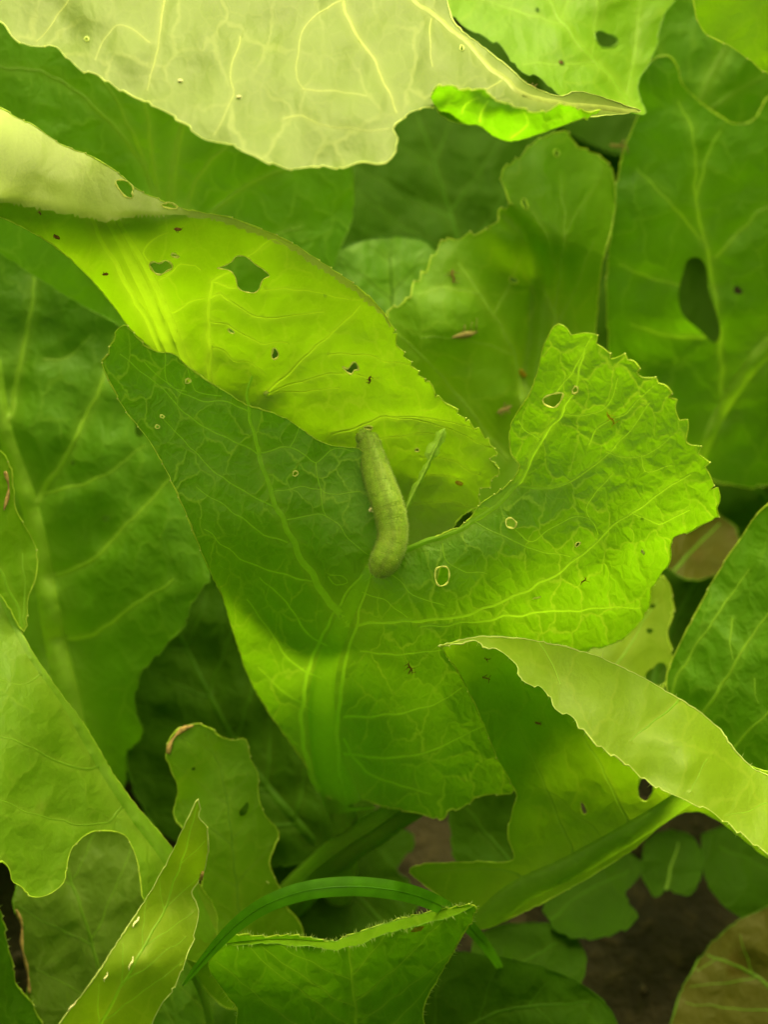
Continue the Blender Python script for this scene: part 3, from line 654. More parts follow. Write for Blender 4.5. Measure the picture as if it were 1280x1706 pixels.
leaf('little pointed leaf tip touching the left border above the bottom corner',
     [([(-100,1290),(-20,1320),(5,1362),(18,1385),(40,1394),(36,1404),(10,1420),(-30,1440),(-100,1440)],2,30)],
     [(-100,1290,296),(40,1394,306),(-100,1440,300)],'mid',grid=8,seed=21,edge='edge',rib='rib',ribs=[([(-90,1380),(-30,1385),(25,1396)],4,1.5)],wave=1)
leafH, DH = leaf('upright mid-green leaf with a dried tan corner, behind the yellow spear leaf at the bottom',
     [([(276,1262),(282,1232),(303,1213),(330,1207),(352,1216),(366,1227),(386,1234),(408,1232)],2,30),([(416,1262),(428,1290),(431,1335),(444,1362),(462,1385),(457,1412),(448,1440),(466,1482),(478,1512),(505,1560)],2,60),
      ([(480,1660),(380,1680),(310,1600),(305,1560),(335,1480),(330,1420),(308,1385),(292,1365),(290,1345),(296,1312),(286,1285)],0,0)],
     [(276,1262,332),(330,1207,334),(408,1232,336),(462,1385,338),(505,1560,342),(380,1680,336),(305,1560,332),(290,1345,334),(370,1400,334)],'fresh',grid=8,seed=22,edge='edge',rib='ribdark',
     ribs=[([(400,1660),(398,1520),(385,1400),(372,1300),(345,1225)],6,2)],auto=dict(mid=[(400,1660),(398,1520),(385,1400),(372,1300),(345,1225)],n=6,w=3),
     holes=[(407,1349,6,12,22),(322,1281,3,3,0)],rim=None,dry=[([(280,1256),(285,1236),(303,1216),(322,1209)],7)],wave=2.2)
leafG, DG = leaf('bright yellow-green spear-shaped leaf standing nearest at the bottom left',
     [([(60,1760),(110,1690),(152,1636),(200,1562),(240,1502),(280,1432),(300,1390),(318,1352),(329,1332)],0,0),([(334,1348),(330,1362),(344,1380),(346,1410),(343,1436),(334,1462),(318,1486),(328,1508),(327,1540),(308,1600),(290,1640),(252,1700),(225,1760)],3,40)],
     [(60,1760,284),(200,1562,284),(329,1332,286),(346,1410,290),(327,1540,293),(225,1760,294),(240,1600,284),(318,1486,294)],'lime',grid=7,seed=23,edge='edgepale',rib='rib',
     ribs=[([(140,1750),(215,1620),(270,1520),(310,1410),(329,1338)],6,2)],auto=dict(mid=[(140,1750),(215,1620),(270,1520),(310,1410),(329,1338)],n=6,w=2.5,ang=30),
     dry=[([(338,1452),(334,1466)],4)],wave=.8,wl=70)
# ------------------------------------------------------------------ lower right group
leaf('yellowish ragged leaf with holes peeping out below the right lobe of the caterpillar leaf',
     [([(850,1090),(866,1045),(930,1020),(1030,1040),(1074,1000),(1088,965),(1112,968),(1120,1010),(1112,1060),(1118,1110),(1090,1155),(1000,1150)],4,28)],
     [(850,1090,352),(930,1020,352),(1112,968,356),(1118,1110,352),(1000,1150,346)],'lime',grid=8,seed=24,edge='edge',rib='rib',
     ribs=[([(990,1145),(1040,1090),(1095,1000)],6,2)],holes=[(891,1053,13,9,0),(1083,1051,5,5,0),(1096,1124,16,19,0),(1088,1010,4,4,0)],rim=None,wave=2)
leaf('blurred brownish dying leaf beyond the tip of the right lobe',
     [([(1105,880),(1150,855),(1205,862),(1232,900),(1205,950),(1150,965),(1112,940)],3,30)],
     [(1105,880,384),(1205,862,390),(1150,965,380)],'brown',grid=10,seed=25,edge='edgedark',rib='ribdark',ribs=[([(1125,950),(1160,910),(1200,875)],6,3)],wave=2)
leafV, DV = leaf('green leaf with parallel pale veins at the right border above the folded-over leaf',
     [([(1460,740),(1320,815),(1270,850),(1240,890),(1208,938),(1180,985),(1150,1042),(1125,1092),(1112,1142)],1.5,50),([(1130,1220),(1190,1320),(1300,1400),(1460,1380)],0,0)],
     [(1460,740,322),(1240,890,336),(1150,1042,338),(1112,1142,338),(1190,1320,336),(1460,1380,322),(1300,1100,328)],'mid',grid=9,seed=26,edge='edge',rib='rib',
     ribs=[([(1380,1400),(1400,1150),(1420,800)],12,6)],
     veins=[([(1112,1170),(1140,1110),(1170,1062),(1212,1000),(1250,950)],5,2.5),([(1172,1190),(1196,1150),(1222,1112),(1254,1060),(1290,1010)],6,3),([(1218,1256),(1250,1215),(1300,1170)],5,3),
            ([(1222,1030),(1215,1070),(1222,1100)],3,1.5),([(1255,1130),(1265,1170)],2.5,1.5)],wave=2.5)
leafR, DR = leaf('large lower right leaf folded over itself, its toothed pale margin hanging in front',
     [([(735,1076),(765,1068),(800,1064),(850,1064),(900,1071),(955,1083),(1010,1101),(1070,1130),(1130,1166),(1180,1202),(1226,1262),(1300,1292),(1420,1320),(1420,1460),(1300,1440),(1160,1352)],0,0),
      ([(1050,1420),(950,1480),(862,1525),(800,1548),(770,1535),(742,1502)],0,0),([(700,1468),(682,1450),(712,1440),(780,1437),(850,1436),(858,1424),(848,1395),(855,1350),(862,1325),(845,1290)],2,40),
      ([(826,1255),(800,1190),(770,1130),(748,1096)],1.5,30)],
     [(735,1076,300),(850,1064,305),(1010,1101,306),(1180,1202,306),(1420,1320,304),(1300,1440,322),(1160,1352,326),(950,1480,332),(800,1548,336),(682,1450,336),(858,1424,332),(826,1255,322),(770,1130,310),(950,1250,326),(1050,1330,330)],'fresh',grid=8,seed=27,edge='edge',rib='ribdark',
     ribs=[([(800,1545),(860,1490),(960,1440),(1080,1370),(1180,1305),(1300,1250)],46,26)],
     veins=[([(880,1475),(850,1450),(800,1448),(720,1452)],4,2),([(960,1430),(930,1360),(900,1290),(860,1200)],5,2),([(1050,1375),(1010,1290),(960,1200),(930,1140)],5,2),([(1010,1400),(930,1330),(890,1310)],2.5,1.5)],
     holes=[[(1068,1298),(1080,1297),(1089,1305),(1088,1320),(1078,1335),(1068,1332),(1063,1318)],(973,1347,5,11,-25)],rim='edge',wave=2,wl=90)
leafR2, DR2 = leaf(None,
     [([(730,1077),(745,1074),(775,1070),(793,1066)],2,22),([(808,1078),(824,1076),(846,1093),(866,1110),(870,1132),(900,1143),(918,1160),(926,1178),(960,1196),(972,1214),(1006,1246),(1040,1268),(1080,1300),(1100,1311),(1150,1336),(1190,1352),(1240,1390),(1300,1430),(1420,1460)],5,38),
      ([(1420,1330),(1300,1297),(1262,1284),(1236,1262),(1218,1240),(1200,1215),(1180,1196),(1158,1180),(1130,1163),(1070,1128),(1010,1099),(955,1081),(900,1069),(850,1062),(800,1061),(765,1067)],0,0)],
     [(730,1077,300),(846,1093,297),(926,1178,293),(1080,1300,291),(1240,1390,290),(1420,1460,288),(1420,1330,300),(1236,1262,301),(1180,1196,302),(1070,1128,302),(955,1081,302),(850,1062,302),(1000,1170,295),(1160,1270,292)],'lime',grid=7,seed=28,edge='edgepale',rib='rib',hairs=60,
     veins=[([(1131,1166),(1112,1185),(1085,1205),(1050,1235)],4,1.5),([(1180,1265),(1165,1290),(1150,1320)],2,1),([(900,1072),(920,1105),(935,1140)],2,1),([(1300,1330),(1250,1350),(1210,1362)],2.5,1)],
     wave=1.4,wl=80)
leaf('small round dark leaf near the soil at the bottom centre right',
     [([(790,1560),(850,1540),(930,1545),(975,1590),(960,1650),(900,1690),(830,1680),(790,1630)],2,30)],
     [(790,1560,362),(930,1545,366),(960,1650,358),(830,1680,354)],'dark',grid=12,seed=29,edge='ribdim',rib='ribdim',ribs=[([(800,1660),(860,1610),(950,1560)],7,3)],wave=2)
leaf('rounded dark green leaf along the bottom border right of the hairy-edged leaf',
     [([(640,1780),(690,1640),(740,1590),(800,1590),(880,1605),(950,1630),(1000,1665),(1030,1710),(1040,1790)],2,40)],
     [(640,1780,340),(740,1590,346),(950,1630,350),(1040,1790,344)],'dark',grid=10,seed=30,edge='ribdim',rib='ribdim',
     ribs=[([(700,1780),(820,1690),(980,1670)],9,3)],auto=dict(mid=[(700,1780),(820,1690),(980,1670)],n=4,w=4),wave=3)
leaf('tiny round blurred leaf low over the dark soil below the folded-over leaf',
     [([(1078,1400),(1120,1384),(1158,1402),(1172,1440),(1150,1490),(1112,1480),(1092,1492),(1070,1450)],3,20)],
     [(1085,1410,380),(1160,1410,380),(1100,1488,374)],'dark',grid=9,seed=31,edge='ribdim',rib='ribdark',ribs=[([(1110,1484),(1118,1450),(1130,1405)],5,2)],wave=1.5)
leaf('dark leaf on the soil at the right border below the folded-over leaf',
     [([(1170,1390),(1260,1370),(1400,1400),(1420,1500),(1330,1540),(1240,1530),(1180,1470)],2,40)],
     [(1170,1390,384),(1400,1400,386),(1240,1530,374)],'dark',grid=12,seed=32,edge='ribdim',rib='ribdim',ribs=[([(1380,1500),(1300,1460),(1200,1410)],7,3)],wave=2)
leaf('dying yellow-brown leaf on the soil in the bottom right corner',
     [([(1105,1760),(1130,1670),(1160,1610),(1200,1560),(1260,1520),(1330,1500),(1420,1520),(1450,1760)],3,40)],
     [(1105,1760,358),(1160,1610,366),(1330,1500,368),(1450,1760,356)],'brown',grid=12,seed=33,edge='edgedark',rib='ribdark',
     ribs=[([(1380,1750),(1280,1640),(1180,1590)],9,3)],auto=dict(mid=[(1380,1750),(1280,1640),(1180,1590)],n=4,w=4),wave=3)
leaf('mid-green leaf low at the bottom border between the spear leaf and the hairy-edged leaf',
     [([(150,1790),(240,1680),(300,1600),(380,1580),(470,1640),(520,1790)],3,40)],
     [(150,1790,338),(300,1600,346),(470,1640,346),(520,1790,338)],'mid',grid=10,seed=34,edge='edgedark',rib='ribdark',
     ribs=[([(330,1780),(345,1690),(330,1600)],8,4)],auto=dict(mid=[(330,1780),(345,1690),(330,1600)],n=3,w=4),wave=3)
leafC, DC = leaf('leaf with a bristly toothed upper margin under the grass blade at the bottom centre',
     [([(372,1572),(400,1558),(440,1562),(480,1559),(520,1564),(556,1570),(582,1560),(620,1546),(660,1535),(700,1524),(740,1516),(790,1509)],3,22),
      ([(782,1540),(756,1585),(730,1630),(706,1680),(690,1780),(420,1790)],0,0),([(395,1680),(350,1620),(352,1590)],0,0)],
     [(372,1572,306),(556,1570,302),(790,1509,306),(730,1630,318),(690,1780,320),(420,1790,316),(350,1600,312),(590,1660,311),(480,1640,312),(660,1600,312)],'mid',grid=7,seed=35,edge='edge',rib='ribdark',hairs=260,
     ribs=[([(600,1780),(592,1680),(584,1610),(580,1568)],6,3)],auto=dict(mid=[(600,1780),(592,1680),(584,1610),(580,1575)],n=5,w=3,ang=55),
     crease=[([(582,1560),(588,1640),(600,1780)],22,2.0)],wave=1.6)
# strip of margin folded forward along the top of that leaf
_c2, _ = leaf(None,[([(372,1571),(440,1561),(520,1563),(556,1569),(582,1559),(660,1534),(740,1515),(790,1508)],0,0),
      ([(760,1524),(700,1540),(640,1556),(600,1572),(570,1579),(556,1583),(530,1577),(480,1574),(440,1571),(400,1574)],2.5,22)],
     [(372,1571,306),(556,1569,302),(790,1508,306),(640,1556,299),(480,1574,299),(556,1583,298)],'fresh',grid=6,seed=36,edge='edgedark',rib='rib',hairs=90,wave=.4,base=W(372,1571,306))
# ------------------------------------------------------------------ the pale top leaf
leafL, DL = leaf('large pale whitish-green leaf hanging in front across the top left',
     [([(-160,-40),(-60,5),(0,35),(22,62),(50,76),(92,77),(112,96),(140,117),(165,124),(190,142),(222,160),(240,166),(262,176),(285,190),(316,210),(345,233),(388,240),(410,254),(450,270),(488,281),(525,275),(565,279),(600,270),(640,271)],3.5,42),
      ([(660,242),(663,230),(654,214),(672,196),(690,184),(722,178)],2,30),([(760,190),(820,200),(900,196),(960,196),(1010,192),(1068,186)],0,0),
      ([(1050,178),(1000,160),(960,152),(930,160),(880,140),(855,118),(820,90),(790,66),(766,48),(750,20),(735,-60),(700,-110),(-160,-110)],0,0)],
     [(-160,-40,284),(0,35,279),(240,166,270),(488,281,263),(640,271,264),(722,178,272),(900,196,280),(1068,186,304),(930,160,286),(790,66,286),(735,-60,296),(300,-160,296),(-160,-160,292),(400,60,280),(600,60,282)],'pale',grid=8,seed=37,edge='edgepale',rib='ribpale',
     ribs=[([(1060,184),(960,176),(880,160),(835,128),(790,84),(740,36),(690,0),(650,-60),(620,-150)],9,7)],
     veins=[([(600,-60),(572,0),(590,50),(618,90),(642,142),(662,188)],7,2.5),([(840,130),(812,150),(770,170)],3,1.5),([(720,30),(716,70),(722,110)],3,1.5),([(280,-40),(268,30),(262,80),(244,150)],5,1.5),([(150,-60),(100,20),(60,70)],3,1.5),
            ([(572,0),(520,30),(500,70),(494,130),(505,150)],3,1),([(400,60),(384,120),(388,165),(355,225)],2.5,1),([(250,70),(200,40),(170,70),(155,100)],2,1),([(500,150),(560,150),(610,160)],2,1),([(470,200),(500,190),(530,205),(590,215),(650,212)],2,1)],
     holes=[(144,65,4,3,0),(770,80,3,5,-20)],rim='edgepale',wave=3.4,wl=110,dry=[])
leafL2, DL2 = leaf(None,
     [([(718,162),(728,148),(748,143),(772,152),(800,150),(816,158),(822,166),(850,176),(872,184),(900,190),(928,180),(945,176),(975,188),(1000,184)],4,26),
      ([(975,196),(930,212),(890,226),(852,236),(825,228),(800,210),(775,207),(748,200),(730,186)],0,0)],
     [(718,162,272),(748,143,267),(816,158,265),(900,190,267),(1000,184,280),(930,212,275),(852,236,273),(775,207,273),(730,186,273),(820,195,264)],'mid',grid=6,seed=38,edge='edge',rib='rib',
     veins=[([(800,204),(802,185),(818,165)],4,1.5),([(770,190),(775,175),(800,162)],2,1),([(850,232),(880,205),(870,186)],2,1)],wave=3.0,wl=36,base=W(760,190,273))
# ------------------------------------------------------------------ the folded glowing leaf
def bcrest(p):
    s, _ = segdist(p, catmull([(-60,330),(0,335),(60,345),(120,357),(180,368),(230,358),(300,357),(350,361),(430,384)],8)); return -2.2 * np.exp(-(s / 24) ** 2)
leafB, DB = leaf('glowing yellow-green arched leaf with chewed holes behind the caterpillar leaf',
     [([(-140,150),(-40,165),(0,180),(30,198),(60,212),(100,240)],2,30),([(145,258),(172,272),(200,292),(228,316),(265,333),(300,347),(340,355),(380,362),(430,380),(485,405),(540,440),(592,476),(630,510)],1.5,26),
      ([(646,532),(656,560),(664,582),(682,606),(702,630),(720,648)],5.5,24),([(726,662),(748,676),(775,702),(800,722)],5,20),([(818,742),(829,756),(815,764),(828,776),(832,790),(818,798),(816,812),(800,812),(797,828),(799,844),(786,848),(765,864),(755,880),(757,892)],1.5,14),
      ([(735,940),(710,1000),(620,1045),(520,1035),(430,985),(388,910),(345,790),(304,650),(266,596),(218,548),(166,482),(120,435),(75,400),(0,362),(-140,320)],0,0)],
     [(-140,150,304),(0,180,303),(145,258,300),(265,333,294),(430,380,294),(592,476,298),(700,630,308),(830,775,312),(757,892,317),(710,1010,315),(620,1045,318),(520,1035,330),(415,1010,329),(392,930,323),(345,790,317),(600,940,316),(300,640,316),(218,548,312),(120,435,303),(0,362,295),(-140,320,294),(0,335,290),(180,368,288),(300,357,289),(60,270,296),(150,310,293),(400,500,306),(500,600,310),(500,700,314.5),(300,500,307),(640,760,316),(600,620,309)],'glow',grid=7,seed=39,edge='edge',rib='ribglow',
     ribs=[([(310,660),(288,590),(262,528),(228,458),(200,400),(182,368)],20,14),([(330,660),(302,585),(276,515),(240,440),(210,392),(196,366)],14,7),([(295,650),(266,580),(238,522),(200,455),(168,400),(150,364)],12,6),
           ([(352,680),(349,620),(349,560),(348,500),(352,470)],8,4)],
     veins=[([(348,498),(365,490),(385,503),(430,528),(450,532),(480,528),(540,520)],4,1.5),([(350,533),(375,540),(400,556),(435,572),(460,570),(480,574)],3,1.5),([(352,580),(370,585),(395,602),(415,604),(440,620)],2.5,1.2),
            ([(443,656),(500,602),(552,556),(600,510)],5,2),([(447,655),(520,630),(570,622),(630,632)],3.5,1.5),([(447,656),(500,652),(563,645)],2.5,1.2),([(548,590),(600,592),(640,600),(700,612)],2.5,1),
            ([(556,722),(590,712),(625,697),(655,694),(740,700),(792,716)],4,1.5),([(660,696),(720,705),(770,724),(815,748)],3,1.2),([(630,732),(670,728),(700,720),(740,728)],2,1),([(350,470),(390,478),(440,482),(520,485),(580,500)],3,1),
            ([(248,434),(240,420),(256,398),(280,386)],3,1.5),([(262,470),(285,455),(300,440),(326,442),(334,450)],2.5,1.2),([(288,522),(315,505),(340,498)],3,1.2),([(352,470),(400,440),(450,400),(480,410)],3,1),
            ([(690,800),(730,790),(770,800)],2,1),([(700,760),(750,768),(800,790)],2,1),([(690,840),(740,836),(790,846)],2,1)],
     holes=[[(249,441),(256,436),(265,439),(275,434),(284,438),(287,446),(278,452),(266,458),(256,453)],(291,426,6,3,15),
            [(362,447),(374,443),(386,436),(394,427),(410,428),(426,441),(440,450),(449,460),(438,466),(430,484),(418,488),(398,481),(391,460),(380,450)],(385,552,7,2.5,35),(458,590,6,9,-15),
            [(571,611),(580,614),(588,604),(594,605),(598,616),(590,617),(586,624),(577,619)],(614,713,7,3.5,10),(695,750,4,3,20),(208,313,19,10,35),(283,343,13,5,15)],
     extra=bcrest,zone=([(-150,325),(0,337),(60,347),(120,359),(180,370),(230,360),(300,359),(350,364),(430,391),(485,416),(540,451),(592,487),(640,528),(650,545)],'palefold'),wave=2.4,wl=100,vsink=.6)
# ------------------------------------------------------------------ the caterpillar's leaf
def acrease(p):
    """the lower right part of the blade bends down along a line"""
    ln = catmull([(1130,880),(1060,910),(960,962),(860,1008),(760,1030)],8); s, par = segdist(p, ln)
    yl = np.interp(p[:, 0], [760,860,960,1060,1130],[1030,1008,962,910,880]); below = (p[:, 1] > yl) & (p[:, 0] > 740)
    return np.where(below, 6 * (1 - np.exp(-s / 45)), 0) * np.clip((p[:, 0] - 740) / 120, 0, 1)
leafA, DA = leaf('large bright green serrated leaf in the centre that the caterpillar lies on',
     [([(345,942),(330,905),(300,832),(270,770),(240,722),(212,688),(190,650),(174,618)],1.5,30),([(170,600),(180,592),(184,576),(190,568),(194,552),(206,542),(216,550)],2,16),([(238,574),(262,586),(290,590),(312,610),(350,637),(380,655),(410,674),(470,694),(540,738),(598,748)],0,0),
      ([(622,770),(640,820),(648,880),(668,914),(700,905),(740,889),(752,882)],0,0),([(765,880),(782,866),(792,852),(808,834),(832,820)],2,16),([(855,800),(866,776),(852,755),(850,715),(862,688),(882,658),(896,620),(905,580),(920,550),(932,540),(946,548)],0,0),
      ([(952,558),(980,562),(1002,580),(1018,598),(1054,602),(1068,630),(1108,644),(1118,680),(1138,708),(1146,740),(1166,758),(1180,790),(1184,815),(1196,832)],11,34),
      ([(1192,862),(1150,885),(1120,897),(1116,935),(1088,975),(1080,1010),(1052,1052),(1002,1080),(985,1078)],3,34),([(930,1120),(890,1200),(868,1290)],0,0),
      ([(852,1322),(800,1325),(772,1343),(745,1350),(738,1362),(700,1355),(640,1342)],3,26),([(600,1330),(575,1335),(540,1320),(500,1260),(450,1190),(415,1130),(392,1065),(372,1000),(356,965)],0,0)],
     [(170,600,291),(206,542,287),(345,942,308),(372,1000,322),(415,1130,338),(500,1260,346),(575,1335,348),(560,1250,342),(552,1100,326),(600,980,306),(312,610,293),(410,674,297),(490,905,305),(430,750,300),(330,760,298),
      (598,748,305),(650,860,303),(700,905,302),(866,776,299),(850,715,297),(932,540,284),(960,690,290),(1118,680,285),(1196,832,290),(1050,800,292),(900,880,298),(780,980,303),(1000,950,301),(1002,1080,318),(1088,975,310),(850,1060,314),
      (870,1200,322),(700,1200,322),(738,1362,334),(640,1340,342),(650,1060,309),(852,1322,330)],'main',grid=6,seed=40,overhang=True,edge='edge',rib='rib',
     ribs=[([(575,1345),(560,1310),(544,1250),(536,1180),(544,1110),(570,1040),(596,985),(618,945)],62,16,'ribmain')],
     veins=[([(532,1318),(512,1270),(503,1190),(516,1110),(543,1045),(578,990),(606,955)],9,3),([(580,1335),(566,1290),(562,1200),(574,1110),(592,1045),(608,985),(620,950)],9,3),([(578,1040),(560,1016),(535,985),(512,945),(490,905),(462,850),(444,800),(430,750),(419,700),(414,655),(418,626)],13,4),([(612,948),(650,928),(690,911),(740,892),(790,869),(830,838),(862,806),(886,765),(910,720),(936,690),(958,642),(976,580)],11,3),
            ([(590,1042),(640,1037),(700,1034),(765,1027),(805,1015),(845,998),(900,972),(965,930),(1002,894),(1052,856),(1100,822),(1150,790)],5,2),
            ([(862,812),(905,816),(930,812),(965,795),(1010,758),(1050,718),(1085,672)],3.4,1),([(700,1042),(760,1040),(890,1022),(960,1018),(1010,1013),(1070,1012)],4,1.5),
            ([(574,1195),(640,1190),(700,1182),(745,1163),(770,1145)],4,1),([(572,1255),(640,1262),(695,1257),(750,1237),(808,1208)],4,1),([(572,1230),(600,1275),(640,1300),(720,1322)],4,1.5),([(600,1085),(660,1090),(740,1082),(800,1070)],2.8,1),
            ([(590,985),(640,1000),(680,1030)],2,1),([(600,970),(650,955),(690,990),(740,1010)],2,1),([(736,905),(745,935),(770,950),(810,957)],3,1),([(790,872),(830,890),(880,912),(950,930)],3,1),
            ([(980,740),(1000,710),(1040,690),(1090,640)],2.5,1),([(1010,752),(1070,762),(1120,725)],2,1),([(1055,855),(1100,872),(1150,850)],2,1),([(925,660),(960,610),(985,560)],2.5,1),([(900,735),(880,720),(862,700)],2,1),([(1020,790),(980,840),(985,870)],2,1),
            ([(850,868),(880,900),(920,880),(960,860),(984,868),(998,890)],2,1),([(940,690),(990,690),(1020,665),(1030,630)],2,1),([(1068,760),(1075,785),(1120,775)],1.6,1),
            ([(556,1078),(515,1058),(478,1005),(432,962)],3.4,1),([(540,1132),(488,1104),(445,1045),(410,1000)],3.4,1),([(532,1192),(470,1150),(430,1110)],2.8,1),([(478,905),(440,890),(385,850),(325,812)],2.8,1),
            ([(520,970),(470,955),(400,930),(340,880)],2.8,1),([(460,845),(410,822),(340,770),(270,695)],2.6,.8),([(432,760),(400,740),(330,705),(270,650),(200,590)],2.6,.8),([(420,690),(385,670),(330,665),(280,640),(240,600)],2.5,1),
            ([(432,756),(460,748),(483,746),(510,760),(526,772),(551,750),(590,750)],2.5,1.2),([(526,772),(534,815),(560,825),(600,818)],2,1),([(483,746),(498,712)],2,1),([(450,820),(490,812),(520,816),(536,816)],2,1),([(470,870),(510,860),(545,860),(590,905),(612,925)],2,1),
            ([(534,815),(538,850),(545,862)],2,1),([(545,960),(560,975),(580,970),(570,958),(548,958)],1.8,1),([(312,608),(325,650),(370,660)],1.8,.8),([(276,586),(278,640),(310,650)],1.8,.8)],
     holes=[(492,789,5,4,0),(313,635,5,4,0),(270,694,3,3,0),(262,711,4,3,30),[(906,664),(920,657),(938,655),(936,666),(925,679),(908,674)],(959,650,5,6,0),[(844,866),(852,863),(861,871),(857,880),(845,877)],
            [(726,950),(734,944),(746,946),(749,960),(744,973),(732,976),(726,966)],(963,907,5,3,-35)],
     extra=acrease,wave=.9,wl=90,quilt=.5,vsink=.8)
# bare side vein left over after the blade round it was eaten
def stub():
    C = catmull([(640,925),(660,880),(675,850),(690,818),(705,790),(718,762),(730,738),(741,714)],6); n = len(C); t = np.linspace(0, 1, n)
    dp = 301 + 7 * t
    b = MB(); b.tube([Vector(v) for v in Wn(C, dp)], [(8 - 4 * q) * .5 * PX for q in t], 8, fdir=CM.to_3x3() @ Vector((0, 0, 1)), flat=.7)
    o = b.build('vein', M['ribfront'], leafA)
    rn = random.Random(4); L_ = []; R_ = []
    for i in range(int(n * .35), n):
        tt = C[min(i + 1, n - 1)] - C[i - 1]; nn = np.array([tt[1], -tt[0]]) / max(np.linalg.norm(tt), 1e-6); q = t[i]
        wl_ = (3 + 5 * abs(math.sin(i * .8)) * rn.uniform(.4, 1)) * (1.4 if q > .8 else .8) * (0.1 if i == n - 1 else 1); wr = (4 + 7 * abs(math.sin(i * .55 + 1)) * rn.uniform(.5, 1)) * (1.5 if .75 < q < .97 else .7) * (0.1 if i == n - 1 else 1)
        L_.append(C[i] - nn * wl_); R_.append(C[i] + nn * wr)
    V = []; F = []; k = len(L_)
    for i in range(k):
        d = 301 + 7 * t[int(n * .35) + i]
        for p, o_ in ((L_[i], .8), (C[int(n * .35) + i], 0), (R_[i], 1.0)): V.append(W(p[0], p[1], d + o_))
    for i in range(k - 1):
        for j in (0, 1): a = i * 3 + j; F.append((a, a + 1, a + 4, a + 3))
    uv = [(v.x * 90, v.y * 90) for v in V]
    mesh_obj('blade_remnant', V, F, M['ribfront'], leafA, {'vein': [.2] * len(V)}, uv)
stub()
def petiole():
    C = catmull([(562,1318),(568,1345),(576,1385),(572,1440),(560,1500)], 8); n = len(C); dp = np.interp(np.linspace(0, 1, n), [0, .15, .5, .75, 1], [349.5, 352.5, 362, 369, 374])
    b = MB(); b.tube([Vector(v) for v in Wn(C, dp)], [(20 + 5 * math.sin(i / n * 2)) * PX * dp[i] / 300 for i in range(n)], 14, flat=.7, fdir=CM.to_3x3() @ Vector((0, 0, 1))); b.build('petiole', M['ribfront'], leafA)
petiole()
# second sheets belong to the leaves they are folded from
for src, dst in ((leafR2, leafR), (_c2, leafC), (leafL2, leafL)):
    off = src.location - dst.location
    for ch in list(src.children):
        ch.parent = dst; ch.matrix_parent_inverse = Matrix.Translation(-dst.location)
        if ch.name.startswith('blade'): ch.name = 'folded_margin'
    bpy.data.objects.remove(src)

# ------------------------------------------------------------------ stalks and grass
def stalk(label, pts, deps, w0, w1, mat='ribdark', name='leaf_stalk', cat='stalk'):
    C = catmull(pts, 12); n = len(C); t = np.linspace(0, 1, n); dp = np.interp(t, np.linspace(0, 1, len(deps)), deps)
    P3 = [Vector(v) for v in Wn(C, dp)]; r = [(w0 * (1 - q) + w1 * q) * .5 * PX * dp[i] / 300 * (1 + .04 * math.sin(i)) for i, q in enumerate(t)]
    root = empty(name, P3[0]); tag(root, label, cat, 'leaf stalks low among the plants')
    b = MB(); b.tube(P3, r, 14, fdir=CM.to_3x3() @ Vector((0, 0, 1)), flat=.75); b.build('stem', M[mat], root)
    for k in (-1, 0, 1):
        b = MB(); off = CM.to_3x3() @ Vector((.4 * k, 0, .70)); b.tube([p + off * q for p, q in zip(P3, r)], [q * .14 for q in r], 6); b.build('ridge', M[mat], root)
stalk('thick pale green stalk slanting down to the left below the caterpillar leaf', [(700,1330),(640,1372),(580,1412),(520,1462),(460,1530)], [345,352,358,366,374], 52, 60, 'ribdark')
stalk('thick dark stalk standing in the shadows left of the caterpillar leaf base', [(420,1100),(400,1200),(370,1300),(330,1420)], [382,384,382,380], 36, 44)
stalk('slim stalk at the bottom border left of the hairy-edged leaf', [(320,1620),(345,1680),(360,1780)], [330,333,338], 12, 16)

def grass(label, pts, deps, wid, seed):
    C = catmull(pts, 7); n = len(C); t = np.linspace(0, 1, n); dp = np.interp(t, np.linspace(0, 1, len(deps)), deps); V = []; F = []
    for i in range(n):
        tt = C[min(i + 1, n - 1)] - C[max(i - 1, 0)]; nn = np.array([tt[1], -tt[0]]) / np.linalg.norm(tt)
        w_ = wid * (max(.02, math.sin(math.pi * min(1, t[i] * 1.02))) ** .62)
        for j in range(7):
            u = j / 3 - 1; p = C[i] + nn * u * w_ * .5
            V.append(W(p[0], p[1], dp[i] - .18 * (1 - u * u) * w_ / wid))
    for i in range(n - 1):
        for j in range(6): a = i * 7 + j; F.append((a, a + 1, a + 8, a + 7))
    root = empty('grass_blade', V[-4]); tag(root, label, 'grass')
    mesh_obj('blade', V, F, M['grass'], root)
    b = MB(); b.tube([V[i * 7 + 3] + (CM.to_3x3() @ Vector((0, 0, .00002))) for i in range(n)], [.00007] * n, 5); b.build('midrib', M['grass'], root)
grass('single arching blade of grass crossing in front of the leaves at the bottom', [(304,1642),(345,1592),(395,1540),(450,1504),(520,1482),(600,1477),(680,1488),(740,1512),(790,1552),(832,1610),(850,1660)], [306,300,296,292,290,290,292,300,325,345,355], 33, 1)

